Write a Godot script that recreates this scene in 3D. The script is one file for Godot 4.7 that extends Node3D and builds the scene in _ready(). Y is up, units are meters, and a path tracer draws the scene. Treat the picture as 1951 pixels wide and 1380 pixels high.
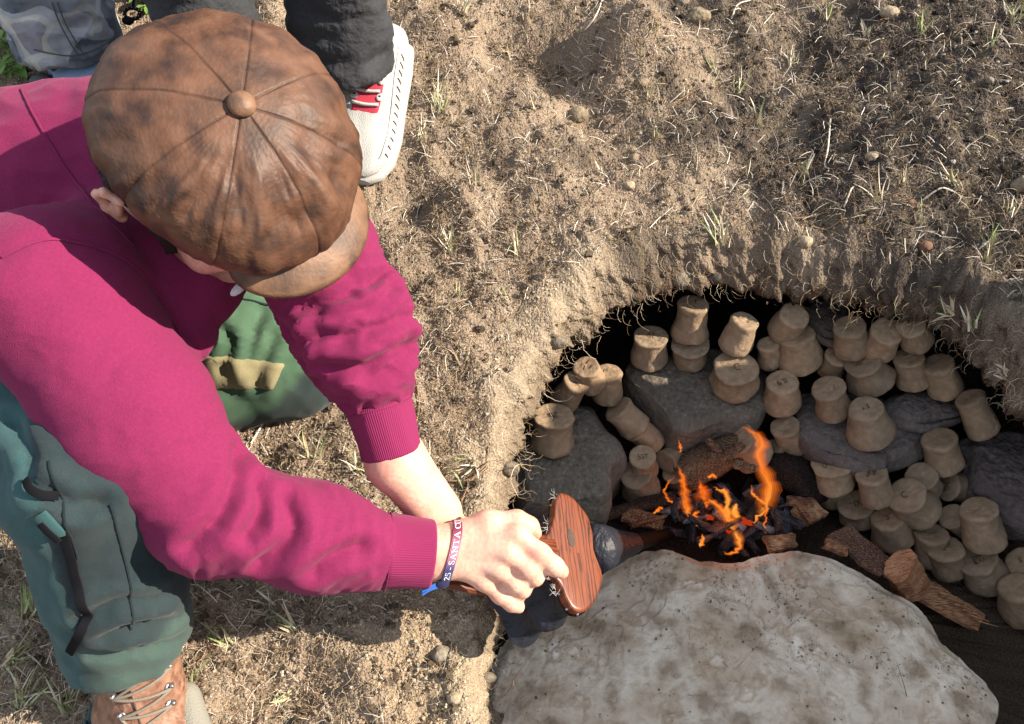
extends Node3D

# The view: standing at the edge of a small earth kiln, looking down about 46 degrees.
const F := Vector3(0.0, -0.719340, -0.694658)
const U := Vector3(0.0, 0.694658, -0.719340)
const EYE := Vector3(0.0, 1.22, 0.0)
const FPX := 1625.0
const PC := Vector2(0.5, -0.75)          # middle of the pit

var rng := RandomNumberGenerator.new()
var names := {}
var M := {}
var rim := PackedFloat32Array()
var n_big := FastNoiseLite.new()
var n_mid := FastNoiseLite.new()
var n_clod := FastNoiseLite.new()
var n_fine := FastNoiseLite.new()
var bumps := []


# ---------------------------------------------------------------- geometry collector
class Geo:
	var v := PackedVector3Array()
	var c := PackedColorArray()
	var i := PackedInt32Array()
	var uv := PackedVector2Array()
	var col := Color.WHITE

	func p(x: Vector3, t := Vector2.ZERO) -> int:
		v.append(x)
		c.append(col)
		uv.append(t)
		return v.size() - 1

	func tri(a: int, b: int, d: int) -> void:      # counter-clockwise seen from outside
		i.append(a)
		i.append(d)
		i.append(b)

	func quad(a: int, b: int, d: int, e: int) -> void:
		tri(a, b, d)
		tri(a, d, e)

	func tube(path: Array, rad: Array, seg := 8, cap := true, squash := 1.0, side := Vector3.ZERO) -> void:
		var n := path.size()
		var t0: Vector3 = (path[1] - path[0]).normalized()
		var x := side
		if x == Vector3.ZERO:
			x = t0.cross(Vector3(0.31, 0.9, 0.27)).normalized()
			if x.length() < 0.1:
				x = t0.cross(Vector3.RIGHT).normalized()
		var first := v.size()
		for k in n:
			var a: Vector3 = path[maxi(k - 1, 0)]
			var b: Vector3 = path[mini(k + 1, n - 1)]
			var t := (b - a).normalized()
			x = (x - t * x.dot(t)).normalized()
			var y := t.cross(x)
			var r: float = rad[k]
			for s in seg:
				var ang := TAU * s / seg
				p(path[k] + x * cos(ang) * r + y * sin(ang) * r * squash, Vector2(float(s) / seg, float(k) / (n - 1)))
		for k in n - 1:
			for s in seg:
				var s2 := (s + 1) % seg
				var o := first + k * seg
				quad(o + s, o + s2, o + seg + s2, o + seg + s)
		if cap:
			var c0 := p(path[0], Vector2(0.5, 0))
			var c1 := p(path[n - 1], Vector2(0.5, 1))
			for s in seg:
				var s2 := (s + 1) % seg
				tri(c0, first + s2, first + s)
				tri(c1, first + (n - 1) * seg + s, first + (n - 1) * seg + s2)

	func grid(first: int, nu: int, nv: int, wrap_u := false) -> void:
		for b in nv - 1:
			for a in (nu if wrap_u else nu - 1):
				var a2 := (a + 1) % nu
				quad(first + b * nu + a, first + b * nu + a2, first + (b + 1) * nu + a2, first + (b + 1) * nu + a)

	func ball(o: Vector3, b: Basis, nu := 10, nv := 7) -> void:
		var first := v.size()
		for k in nv:
			var th := PI * k / (nv - 1)
			for s in nu:
				var ph := TAU * s / nu
				p(o + b * Vector3(sin(th) * cos(ph), -cos(th), -sin(th) * sin(ph)))
		grid(first, nu, nv, true)

	func box(t: Transform3D, h: Vector3, bevel := 0.15) -> void:
		var o := v.size()
		for ax in 3:
			for sg in [-1.0, 1.0]:
				var n := Vector3.ZERO
				n[ax] = sg
				var e := Vector3.ZERO
				e[(ax + 1) % 3] = 1.0
				var g := Vector3.ZERO
				g[(ax + 2) % 3] = 1.0
				var m := 1.0 - bevel
				var q := [n - e * m - g * m, n + e * m - g * m, n + e * m + g * m, n - e * m + g * m]
				var k := []
				for w in q:
					k.append(p(t * (w * h)))
				if sg > 0:
					quad(k[0], k[1], k[2], k[3])
				else:
					quad(k[3], k[2], k[1], k[0])
		# corner chamfers are closed by the hull of neighbouring faces
		var f := func(ax: int, sg: int, c4: int) -> int: return o + (ax * 2 + (1 if sg > 0 else 0)) * 4 + c4
		var corner := func(ax: int, s3: Array) -> int:
			var a: int = s3[(ax + 1) % 3]
			var b: int = s3[(ax + 2) % 3]
			return f.call(ax, s3[ax], (0 if b < 0 else 3) if a < 0 else (1 if b < 0 else 2))
		for sx in [-1, 1]:
			for sy in [-1, 1]:
				for sz in [-1, 1]:
					var s3 := [sx, sy, sz]
					var a: int = corner.call(0, s3)
					var b: int = corner.call(1, s3)
					var d: int = corner.call(2, s3)
					if sx * sy * sz > 0:
						tri(a, b, d)
					else:
						tri(a, d, b)
		for ax in 3:
			var a1 := (ax + 1) % 3
			var a2 := (ax + 2) % 3
			for s1 in [-1, 1]:
				for s2 in [-1, 1]:
					var lo := [0, 0, 0]
					lo[ax] = -1
					lo[a1] = s1
					lo[a2] = s2
					var hi := lo.duplicate()
					hi[ax] = 1
					var q := [corner.call(a1, lo), corner.call(a1, hi), corner.call(a2, hi), corner.call(a2, lo)]
					if s1 * s2 < 0:
						quad(q[0], q[1], q[2], q[3])
					else:
						quad(q[3], q[2], q[1], q[0])

	func normals() -> PackedVector3Array:
		var nn := PackedVector3Array()
		nn.resize(v.size())
		for k in range(0, i.size(), 3):
			var a := v[i[k]]
			var m := (v[i[k + 2]] - a).cross(v[i[k + 1]] - a)
			nn[i[k]] += m
			nn[i[k + 1]] += m
			nn[i[k + 2]] += m
		for k in nn.size():
			nn[k] = nn[k].normalized() if nn[k].length_squared() > 1e-24 else Vector3.UP
		return nn

	func base() -> Vector3:
		var lo := v[0]
		var hi := v[0]
		for x in v:
			lo = lo.min(x)
			hi = hi.max(x)
		return Vector3((lo.x + hi.x) / 2, lo.y, (lo.z + hi.z) / 2)

	func commit(off := Vector3.ZERO, flat := false) -> ArrayMesh:
		var arr := []
		arr.resize(Mesh.ARRAY_MAX)
		if flat:
			var v2 := PackedVector3Array()
			var c2 := PackedColorArray()
			var n2 := PackedVector3Array()
			var u2 := PackedVector2Array()
			for k in range(0, i.size(), 3):
				var a := v[i[k]]
				var m := (v[i[k + 2]] - a).cross(v[i[k + 1]] - a).normalized()
				for j in 3:
					v2.append(v[i[k + j]] + off)
					c2.append(c[i[k + j]])
					u2.append(uv[i[k + j]])
					n2.append(m)
			arr[Mesh.ARRAY_VERTEX] = v2
			arr[Mesh.ARRAY_NORMAL] = n2
			arr[Mesh.ARRAY_COLOR] = c2
			arr[Mesh.ARRAY_TEX_UV] = u2
		else:
			arr[Mesh.ARRAY_NORMAL] = normals()
			if off != Vector3.ZERO:
				for k in v.size():
					v[k] += off
			arr[Mesh.ARRAY_VERTEX] = v
			arr[Mesh.ARRAY_COLOR] = c
			arr[Mesh.ARRAY_TEX_UV] = uv
			arr[Mesh.ARRAY_INDEX] = i
		var m := ArrayMesh.new()
		m.add_surface_from_arrays(Mesh.PRIMITIVE_TRIANGLES, arr)
		return m


# ---------------------------------------------------------------- smooth bodies: a distance field meshed with surface nets
class Field:
	var kind := PackedInt32Array()
	var pa := PackedVector3Array()
	var ba := PackedVector3Array()
	var inv := PackedFloat32Array()
	var ra := PackedFloat32Array()
	var rb := PackedFloat32Array()
	var bs: Array[Basis] = []
	var rr := PackedVector3Array()
	var k := 0.02
	var cuts := []          # [point, normal, reach]

	func cap(a: Vector3, b: Vector3, r1: float, r2: float) -> void:
		kind.append(0)
		pa.append(a)
		ba.append(b - a)
		inv.append(1.0 / maxf((b - a).length_squared(), 1e-9))
		ra.append(r1)
		rb.append(r2)
		bs.append(Basis())
		rr.append(Vector3.ONE)

	func chain(pts: Array, rad: Array) -> void:
		for j in pts.size() - 1:
			cap(pts[j], pts[j + 1], rad[j], rad[j + 1])

	func ell(c: Vector3, axes: Basis, r: Vector3) -> void:   # axes: orthonormal
		kind.append(1)
		pa.append(c)
		ba.append(Vector3.ZERO)
		inv.append(0)
		ra.append(maxf(r.x, maxf(r.y, r.z)))
		rb.append(minf(r.x, minf(r.y, r.z)))
		bs.append(axes.transposed())
		rr.append(r)

	func one(j: int, p: Vector3) -> float:
		if kind[j] == 0:
			var q := p - pa[j]
			var t := clampf(q.dot(ba[j]) * inv[j], 0.0, 1.0)
			return (q - ba[j] * t).length() - (ra[j] + (rb[j] - ra[j]) * t)
		var q := bs[j] * (p - pa[j])
		var s := q / rr[j]
		var k0 := s.length()
		var k1 := (s / rr[j]).length()
		return k0 * (k0 - 1.0) / maxf(k1, 1e-6)

	func dist(p: Vector3, set_of: PackedInt32Array) -> float:
		var d := 1e3
		for j in set_of:
			var e := one(j, p)
			var h := k - absf(d - e)
			d = minf(d, e)
			if h > 0.0:
				d -= h * h / k * 0.25
		for cut in cuts:
			var w: Vector3 = p - cut[0]
			if w.length_squared() < cut[2] * cut[2]:
				d = maxf(d, w.dot(cut[1]))
		return d

	func all() -> PackedInt32Array:
		var s := PackedInt32Array()
		for j in kind.size():
			s.append(j)
		return s

	func hit(o: Vector3, dir: Vector3) -> Vector3:
		var t := 0.3
		var s := all()
		var w := dir.normalized()
		for j in 90:
			var d := dist(o + w * t, s)
			if d < 0.0005:
				break
			t += d * 0.8
			if t > 4.0:
				break
		return o + w * t

	func grad(p: Vector3) -> Vector3:
		var s := all()
		var e := 0.002
		return Vector3(dist(p + Vector3(e, 0, 0), s) - dist(p - Vector3(e, 0, 0), s), dist(p + Vector3(0, e, 0), s) - dist(p - Vector3(0, e, 0), s), dist(p + Vector3(0, 0, e), s) - dist(p - Vector3(0, 0, e), s)).normalized()

	func bounds() -> AABB:
		var bb := AABB(pa[0], Vector3.ZERO)
		for j in kind.size():
			var r := maxf(ra[j], rb[j])
			bb = bb.merge(AABB(pa[j] - Vector3.ONE * r, Vector3.ONE * 2 * r))
			bb = bb.merge(AABB(pa[j] + ba[j] - Vector3.ONE * r, Vector3.ONE * 2 * r))
		return bb.grow(0.01)

	func mesh(cell: float, g: Geo, disp = null) -> void:
		var bb := bounds()
		var lo := bb.position - Vector3.ONE * cell * 2
		var nb := Vector3i(((bb.size / cell) + Vector3.ONE * 5) / 4.0) + Vector3i.ONE
		var nx := nb.x * 4 + 1
		var ny := nb.y * 4 + 1
		var nz := nb.z * 4 + 1
		var sy := nx
		var sz := nx * ny
		var vals := PackedFloat32Array()
		vals.resize(nx * ny * nz)
		vals.fill(1e6)
		var idx := PackedInt32Array()
		idx.resize(nx * ny * nz)
		idx.fill(-1)
		var live := PackedInt32Array()
		var everyone := all()
		var half := cell * 2.0 * 1.7321
		var near := PackedFloat32Array()
		near.resize(kind.size())
		for bz in nb.z:
			for by in nb.y:
				for bx in nb.x:
					var c := lo + Vector3(bx * 4 + 2, by * 4 + 2, bz * 4 + 2) * cell
					var m := 1e3
					for j in everyone:
						var e := one(j, c)
						near[j] = e
						m = minf(m, e)
					if m > half + k * 0.6 or m < -half * 2.0 - k:
						continue
					var set_of := PackedInt32Array()
					for j in everyone:
						if near[j] < m + half * 2.0 + k:
							set_of.append(j)
					var o := bx * 4 + by * 4 * sy + bz * 4 * sz
					live.append(o)
					for z in 5:
						for y in 5:
							var q := o + y * sy + z * sz
							for x in 5:
								if vals[q + x] > 1e5:
									vals[q + x] = dist(lo + Vector3(bx * 4 + x, by * 4 + y, bz * 4 + z) * cell, set_of)
		var first := g.v.size()
		var where := PackedInt32Array()
		for o in live:
			var bx := o % nx
			var by := (o / sy) % ny
			var bz := o / sz
			for z in 4:
				for y in 4:
					for x in 4:
						var q := o + x + y * sy + z * sz
						var a0 := vals[q]
						var a1 := vals[q + 1]
						var a2 := vals[q + sy]
						var a3 := vals[q + sy + 1]
						var a4 := vals[q + sz]
						var a5 := vals[q + sz + 1]
						var a6 := vals[q + sz + sy]
						var a7 := vals[q + sz + sy + 1]
						var mn := minf(minf(minf(a0, a1), minf(a2, a3)), minf(minf(a4, a5), minf(a6, a7)))
						var mx := maxf(maxf(maxf(a0, a1), maxf(a2, a3)), maxf(maxf(a4, a5), maxf(a6, a7)))
						if mn >= 0.0 or mx < 0.0 or mx > 1e5:
							continue
						var s := Vector3.ZERO
						var n := 0
						if (a0 < 0) != (a1 < 0):
							s += Vector3(a0 / (a0 - a1), 0, 0); n += 1
						if (a2 < 0) != (a3 < 0):
							s += Vector3(a2 / (a2 - a3), 1, 0); n += 1
						if (a4 < 0) != (a5 < 0):
							s += Vector3(a4 / (a4 - a5), 0, 1); n += 1
						if (a6 < 0) != (a7 < 0):
							s += Vector3(a6 / (a6 - a7), 1, 1); n += 1
						if (a0 < 0) != (a2 < 0):
							s += Vector3(0, a0 / (a0 - a2), 0); n += 1
						if (a1 < 0) != (a3 < 0):
							s += Vector3(1, a1 / (a1 - a3), 0); n += 1
						if (a4 < 0) != (a6 < 0):
							s += Vector3(0, a4 / (a4 - a6), 1); n += 1
						if (a5 < 0) != (a7 < 0):
							s += Vector3(1, a5 / (a5 - a7), 1); n += 1
						if (a0 < 0) != (a4 < 0):
							s += Vector3(0, 0, a0 / (a0 - a4)); n += 1
						if (a1 < 0) != (a5 < 0):
							s += Vector3(1, 0, a1 / (a1 - a5)); n += 1
						if (a2 < 0) != (a6 < 0):
							s += Vector3(0, 1, a2 / (a2 - a6)); n += 1
						if (a3 < 0) != (a7 < 0):
							s += Vector3(1, 1, a3 / (a3 - a7)); n += 1
						idx[q] = g.p(lo + (Vector3(bx + x, by + y, bz + z) + s / n) * cell)
						where.append(q)
		for q in where:
			var a := vals[q] < 0
			if q >= sy + sz and a != (vals[q + 1] < 0):
				_face(g, idx[q], idx[q - sy], idx[q - sy - sz], idx[q - sz], a)
			if q >= 1 + sz and a != (vals[q + sy] < 0):
				_face(g, idx[q], idx[q - sz], idx[q - sz - 1], idx[q - 1], a)
			if q >= 1 + sy and a != (vals[q + sz] < 0):
				_face(g, idx[q], idx[q - 1], idx[q - 1 - sy], idx[q - sy], a)
		if disp != null:
			var nn := g.normals()
			for j in range(first, g.v.size()):
				g.v[j] += nn[j] * float(disp.call(g.v[j], nn[j]))

	func _face(g: Geo, a: int, b: int, c: int, d: int, flip: bool) -> void:
		if a < 0 or b < 0 or c < 0 or d < 0:
			return
		if flip:
			g.quad(a, b, c, d)
		else:
			g.quad(d, c, b, a)


# ---------------------------------------------------------------- placing
func ray(px: float, py: float) -> Vector3:
	return F + Vector3((px - 975.5) / FPX, 0, 0) + U * ((690.0 - py) / FPX)

func at(px: float, py: float, d: float) -> Vector3:
	return EYE + ray(px, py) * d

func on_y(px: float, py: float, y: float) -> Vector3:
	var r := ray(px, py)
	return EYE + r * ((y - EYE.y) / r.y)

func on_z(px: float, py: float, z: float) -> Vector3:
	var r := ray(px, py)
	return EYE + r * (z / r.z)

func on_ground(px: float, py: float) -> Vector3:
	var r := ray(px, py)
	var d := 0.6
	while d < 6.0:
		var q := EYE + r * d
		if q.y < hill(q.x, q.z):
			break
		d += 0.02
	for k in 8:
		var st := 0.01 / pow(2.0, k)
		var q := EYE + r * d
		d += -st if q.y < hill(q.x, q.z) else st
	var e := EYE + r * d
	return Vector3(e.x, hill(e.x, e.z), e.z)

func hill(x: float, z: float) -> float:
	var t := -z - 0.5
	var y := 0.39 * (sqrt(t * t + 0.02) + t) / 2.0
	if y > 1.2:
		y = 1.2 + (1.0 - exp(-(y - 1.2))) * 0.6
	y += 0.12 * smoothstep(0.35, 1.1, x) * smoothstep(-0.2, -0.8, z) * smoothstep(-2.6, -1.2, z)
	# the dug-out earth lies heaped on the right of the pit
	var ex := pow((x - 1.72) / 0.50, 2)
	var ez := pow((z + 0.49) / 0.53, 2)
	if ex < 3.0 and ez < 3.0:
		y = lerpf(y, maxf(y, 1.03), exp(-pow(ex, 4)) * exp(-pow(ez, 5)))
	for b in bumps:
		var w = (Vector2(x, z) - b[0]).length_squared() / (b[1] * b[1])
		if w < 6.0:
			y += b[2] * exp(-w)
	return y

func ground_h(x: float, z: float) -> float:
	var m := n_mid.get_noise_2d(x, z)
	var cl := n_clod.get_noise_2d(x, z)
	var fi := n_fine.get_noise_2d(x, z)
	return hill(x, z) + n_big.get_noise_2d(x, z) * 0.02 + m * 0.017 + absf(cl) * 0.014 * (0.75 + m) + fi * 0.0045

func rim_r(a: float) -> float:
	var f := fposmod(a, TAU) / TAU * rim.size()
	var k := int(f)
	return lerpf(rim[k % rim.size()], rim[(k + 1) % rim.size()], f - k)

func rim_s(x: float, z: float) -> float:
	var w := Vector2(x, z) - PC
	return w.length() - rim_r(w.angle())


# ---------------------------------------------------------------- naming and adding
func numbered(called: String) -> String:
	if not names.has(called):
		names[called] = 0
		return called
	names[called] += 1
	return "%s_%03d" % [called, names[called]]

func tag(o: Node3D, label: String, category: String, group := "") -> Node3D:
	o.set_meta("label", label)
	o.set_meta("category", category)
	if group:
		o.set_meta("group", group)
	return o

func thing(called: String, label: String, category: String, where := Vector3.ZERO, group := "") -> Node3D:
	var o := Node3D.new()
	o.name = numbered(called)
	o.position = where
	add_child(o)
	return tag(o, label, category, group)

func part(called: String, g: Geo, m: Material, parent: Node3D, flat := false) -> MeshInstance3D:
	var o := MeshInstance3D.new()
	o.name = called
	var off := Vector3.ZERO
	var up: Node = parent
	while up != self:
		off -= (up as Node3D).position
		up = up.get_parent()
	o.mesh = g.commit(off, flat)
	o.material_override = m
	parent.add_child(o, true)
	return o

func lone(called: String, g: Geo, m: Material, label: String, category: String, group := "", flat := false) -> MeshInstance3D:
	var b := g.base()
	var o := MeshInstance3D.new()
	o.name = numbered(called)
	o.mesh = g.commit(-b, flat)
	o.position = b
	o.material_override = m
	add_child(o)
	tag(o, label, category, group)
	return o

func struct(called: String, g: Geo, m: Material) -> MeshInstance3D:
	var o := MeshInstance3D.new()
	o.name = numbered(called)
	o.mesh = g.commit()
	o.material_override = m
	add_child(o)
	o.set_meta("kind", "structure")
	return o

func smooth_path(pts: Array, n: int) -> Array:
	var out := []
	var m := pts.size()
	for k in n:
		var f := float(k) / (n - 1) * (m - 1)
		var j := mini(int(f), m - 2)
		var t := f - j
		var a = pts[maxi(j - 1, 0)]
		var b = pts[j]
		var c = pts[j + 1]
		var d = pts[mini(j + 2, m - 1)]
		if b is Vector3:
			out.append((b as Vector3).cubic_interpolate(c, a, d, t))
		else:
			out.append(cubic_interpolate(b, c, a, d, t))
	return out


# ---------------------------------------------------------------- materials
func lin(r: float, g: float, b: float) -> Color:
	return Color(r, g, b).linear_to_srgb()

func noise_tex(seed_: int, freq: float, ramp := [], octaves := 4, size := 512, ridged := false, kind := FastNoiseLite.TYPE_SIMPLEX_SMOOTH) -> NoiseTexture2D:
	var n := FastNoiseLite.new()
	n.seed = seed_
	n.frequency = freq
	n.noise_type = kind
	n.fractal_type = FastNoiseLite.FRACTAL_RIDGED if ridged else FastNoiseLite.FRACTAL_FBM
	n.fractal_octaves = octaves
	var t := NoiseTexture2D.new()
	t.width = size
	t.height = size
	t.seamless = true
	t.seamless_blend_skirt = 0.2
	t.noise = n
	if ramp.size():
		var g := Gradient.new()
		var off := PackedFloat32Array()
		var col := PackedColorArray()
		for r in ramp:
			off.append(r[0])
			col.append(r[1])
		g.offsets = off
		g.colors = col
		t.color_ramp = g
	return t

func mat(color: Color, rough: float, opt := {}) -> StandardMaterial3D:
	var m := StandardMaterial3D.new()
	m.albedo_color = color
	m.roughness = rough
	m.metallic_specular = opt.get("spec", 0.4)
	if opt.has("tex"):
		m.albedo_texture = opt.tex
	if opt.has("bump"):
		m.heightmap_enabled = true
		m.heightmap_texture = opt.bump
		m.heightmap_scale = opt.get("depth", 0.1)
	if opt.has("tex") or opt.has("bump") or opt.has("rtex"):
		if not opt.get("uv", false):
			m.uv1_triplanar = true
			m.uv1_world_triplanar = opt.get("world", false)
		var s = opt.get("scale", 5.0)
		m.uv1_scale = s if s is Vector3 else Vector3.ONE * s
	if opt.get("vc", false):
		m.vertex_color_use_as_albedo = true
	if opt.has("sheen"):
		m.rim_enabled = true
		m.rim = opt.sheen
	if opt.has("metal"):
		m.metallic = opt.metal
	if opt.has("rtex"):
		m.roughness_texture = opt.rtex
	if opt.has("sss"):
		m.subsurf_scatter_enabled = true
		m.subsurf_scatter_strength = opt.sss
	if opt.has("back"):
		m.backlight_enabled = true
		m.backlight = opt.back
	return m


func _ready() -> void:
	# ---- view, sky, sun, exposure
	var cam := Camera3D.new()
	cam.name = "camera"
	cam.transform = Transform3D(Basis(Vector3.RIGHT, U, -F), EYE)
	cam.fov = 46.0
	cam.near = 0.05
	cam.far = 300.0
	cam.current = true
	add_child(cam)
	var env := Environment.new()
	env.background_mode = Environment.BG_SKY
	var sky := Sky.new()
	var sm := ProceduralSkyMaterial.new()
	sm.sky_top_color = Color(0.70, 0.75, 0.82)
	sm.sky_horizon_color = Color(0.93, 0.94, 0.95)
	sm.sky_curve = 0.2
	sm.ground_bottom_color = Color(0.28, 0.24, 0.18)
	sm.ground_horizon_color = Color(0.55, 0.55, 0.5)
	sm.sky_energy_multiplier = 0.85
	sky.sky_material = sm
	env.sky = sky
	env.tonemap_mode = Environment.TONE_MAPPER_LINEAR
	env.tonemap_exposure = 2.65
	env.sdfgi_enabled = true
	env.ssao_enabled = true
	env.ssil_enabled = true
	var we := WorldEnvironment.new()
	we.name = "environment"
	we.environment = env
	add_child(we)
	var sun := DirectionalLight3D.new()
	sun.name = "sun"
	sun.light_color = Color(1.0, 0.95, 0.87)
	sun.light_energy = 1.6
	sun.light_angular_distance = 0.5
	sun.shadow_enabled = true
	add_child(sun)
	sun.look_at_from_position(Vector3.ZERO, -Vector3(0.815, 0.572, 0.10))

	rng.seed = 20240
	make_noises()
	make_materials()
	make_ground()
	make_litter()
	make_stones()
	make_pots()
	make_fire()
	make_bellows()
	make_worker()
	make_cap()
	make_bystanders()
	make_plants()


func make_noises() -> void:
	var set_of := [[n_big, 11, 2.3, 2], [n_mid, 12, 9.0, 3], [n_clod, 13, 30.0, 2], [n_fine, 14, 95.0, 2]]
	for s in set_of:
		var n: FastNoiseLite = s[0]
		n.seed = s[1]
		n.frequency = s[2]
		n.noise_type = FastNoiseLite.TYPE_SIMPLEX_SMOOTH
		n.fractal_octaves = s[3]


func make_materials() -> void:
	var grain := noise_tex(1, 0.045, [], 5)
	var fine := noise_tex(2, 0.12, [], 4)
	var blotch := noise_tex(3, 0.012, [[0.25, Color(0.62, 0.62, 0.62)], [0.75, Color(1, 1, 1)]], 5)
	var speck := noise_tex(4, 0.09, [[0.2, Color(0.55, 0.53, 0.5)], [0.5, Color(0.86, 0.85, 0.84)], [0.8, Color(1, 1, 1)]], 4)
	M.grain = grain
	M.fine = fine
	M.soil = mat(Color.WHITE, 0.95, {"vc": true, "tex": speck, "bump": grain, "depth": 0.5, "scale": 7.0, "spec": 0.15})
	M.bits = mat(Color.WHITE, 0.9, {"vc": true, "spec": 0.2})
	M.leafy = mat(Color.WHITE, 0.6, {"vc": true, "spec": 0.3, "back": Color(0.25, 0.3, 0.1)})
	var stone_tex := noise_tex(5, 0.02, [[0.2, Color(0.62, 0.59, 0.55)], [0.45, Color(0.78, 0.76, 0.73)], [0.6, Color(0.74, 0.69, 0.63)], [0.85, Color(0.93, 0.92, 0.90)]], 6, 1024)
	var slab_tex := noise_tex(35, 0.0045, [[0.2, Color(0.66, 0.62, 0.57)], [0.42, Color(0.86, 0.84, 0.81)], [0.6, Color(0.93, 0.92, 0.90)], [0.75, Color(0.80, 0.76, 0.71)], [0.9, Color(1, 1, 1)]], 7, 1024)
	M.slab = mat(Color.WHITE, 0.9, {"vc": true, "tex": slab_tex, "bump": noise_tex(6, 0.02, [], 7, 1024), "depth": 0.35, "scale": 2.6, "spec": 0.25})
	M.rock = mat(Color.WHITE, 0.85, {"vc": true, "tex": stone_tex, "bump": noise_tex(7, 0.02, [], 6), "depth": 0.5, "scale": 4.0, "spec": 0.3})
	M.clay = mat(Color.WHITE, 0.85, {"vc": true, "tex": noise_tex(8, 0.02, [[0.2, Color(0.84, 0.82, 0.8)], [0.8, Color(1, 1, 1)]], 4), "bump": noise_tex(9, 0.03, [], 5), "depth": 0.12, "scale": 6.0, "spec": 0.3})
	M.scratch = mat(lin(0.09, 0.055, 0.03), 0.95, {"spec": 0.1})
	M.bark = mat(Color.WHITE, 0.9, {"vc": true, "tex": noise_tex(10, 0.05, [[0.2, Color(0.5, 0.46, 0.42)], [0.7, Color(1, 1, 1)]], 5), "bump": grain, "depth": 0.7, "scale": Vector3(7, 12, 10), "spec": 0.2})
	M.wood = mat(Color.WHITE, 0.75, {"vc": true, "tex": noise_tex(11, 0.03, [[0.25, Color(0.62, 0.5, 0.42)], [0.5, Color(0.9, 0.86, 0.8)], [0.75, Color(1, 1, 1)]], 4), "bump": noise_tex(12, 0.04, [], 4), "depth": 0.3, "scale": Vector3(3, 22, 22), "spec": 0.25})
	M.board = mat(Color.WHITE, 0.38, {"vc": true, "uv": true, "tex": grain_image(), "scale": 1.0, "spec": 0.45})
	M.char = mat(Color.WHITE, 0.55, {"vc": true, "bump": grain, "depth": 0.6, "scale": 12.0, "spec": 0.5})
	var leather_tex := noise_tex(14, 0.0065, [[0.20, Color(0.24, 0.185, 0.165)], [0.38, Color(0.33, 0.25, 0.20)], [0.50, Color(0.40, 0.295, 0.225)], [0.66, Color(0.445, 0.33, 0.255)], [0.9, Color(0.49, 0.385, 0.31)]], 7, 1024)
	M.cap = mat(Color(1, 1, 1), 0.52, {"vc": true, "tex": leather_tex, "bump": noise_tex(15, 0.11, [], 4), "depth": 0.06, "scale": 3.4, "spec": 0.34})
	M.black_leather = mat(lin(0.012, 0.013, 0.019), 0.5, {"bump": noise_tex(16, 0.02, [], 5), "depth": 0.35, "scale": 6.0, "spec": 0.35})
	var knit := noise_tex(17, 0.16, [], 3)
	M.hoodie = mat(Color(0.455, 0.145, 0.285), 0.95, {"tex": noise_tex(18, 0.05, [[0.2, Color(0.91, 0.91, 0.92)], [0.8, Color(1, 1, 1)]], 5), "bump": knit, "depth": 0.07, "scale": 8.0, "spec": 0.15, "sheen": 0.35})
	var rib := Image.create(64, 4, false, Image.FORMAT_L8)
	for x in 64:
		var s := 0.5 + 0.5 * cos(TAU * x / 64.0 * 4.0)
		for y in 4:
			rib.set_pixel(x, y, Color(s, s, s))
	M.rib = mat(Color(0.455, 0.145, 0.285), 0.95, {"uv": true, "bump": ImageTexture.create_from_image(rib), "depth": 0.05, "scale": Vector3(24, 1, 1), "spec": 0.15, "sheen": 0.35})
	M.cloth = mat(Color.WHITE, 0.9, {"vc": true, "tex": noise_tex(19, 0.1, [[0.2, Color(0.86, 0.86, 0.86)], [0.8, Color(1, 1, 1)]], 4), "bump": knit, "depth": 0.05, "scale": 9.0, "spec": 0.25, "sheen": 0.15})
	M.black_cloth = mat(lin(0.028, 0.029, 0.033), 0.8, {"bump": noise_tex(20, 0.02, [], 5), "depth": 0.35, "scale": 5.0, "spec": 0.35, "sheen": 0.1})
	var camo := noise_tex(21, 0.0065, [[0.0, Color(0.28, 0.31, 0.35)], [0.40, Color(0.30, 0.33, 0.37)], [0.415, Color(0.62, 0.63, 0.66)], [0.56, Color(0.60, 0.61, 0.64)], [0.575, Color(0.70, 0.70, 0.68)], [0.68, Color(0.72, 0.71, 0.67)], [0.69, Color(0.52, 0.52, 0.56)]], 2)
	M.camo = mat(Color.WHITE, 0.9, {"tex": camo, "bump": noise_tex(22, 0.02, [], 5), "depth": 0.3, "scale": 2.2, "spec": 0.2})
	M.skin = mat(Color.WHITE, 0.5, {"vc": true, "tex": noise_tex(23, 0.03, [[0.2, Color(0.93, 0.88, 0.86)], [0.8, Color(1, 1, 1)]], 4), "bump": fine, "depth": 0.03, "scale": 9.0, "spec": 0.4, "sss": 0.15})
	M.hair = mat(lin(0.018, 0.013, 0.011), 0.7, {"bump": fine, "depth": 0.4, "scale": Vector3(14, 4, 14)})
	M.boot = mat(lin(0.27, 0.15, 0.10), 0.55, {"tex": noise_tex(24, 0.02, [[0.25, Color(0.66, 0.6, 0.58)], [0.7, Color(1, 1, 1)]], 5), "bump": noise_tex(25, 0.03, [], 5), "depth": 0.25, "scale": 5.0, "spec": 0.4})
	M.rubber = mat(Color.WHITE, 0.7, {"vc": true, "bump": fine, "depth": 0.15, "scale": 6.0, "spec": 0.35})
	M.white = mat(Color.WHITE, 0.7, {"vc": true, "bump": fine, "depth": 0.1, "scale": 6.0, "spec": 0.4})
	M.metal = mat(Color(0.62, 0.62, 0.64), 0.35, {"metal": 0.9})
	M.dark_metal = mat(Color(0.05, 0.05, 0.055), 0.6, {"metal": 0.8, "bump": grain, "depth": 0.2, "scale": 20.0})
	M.lace = mat(lin(0.20, 0.17, 0.14), 0.9, {"bump": fine, "depth": 0.1, "scale": 30.0})
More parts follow.
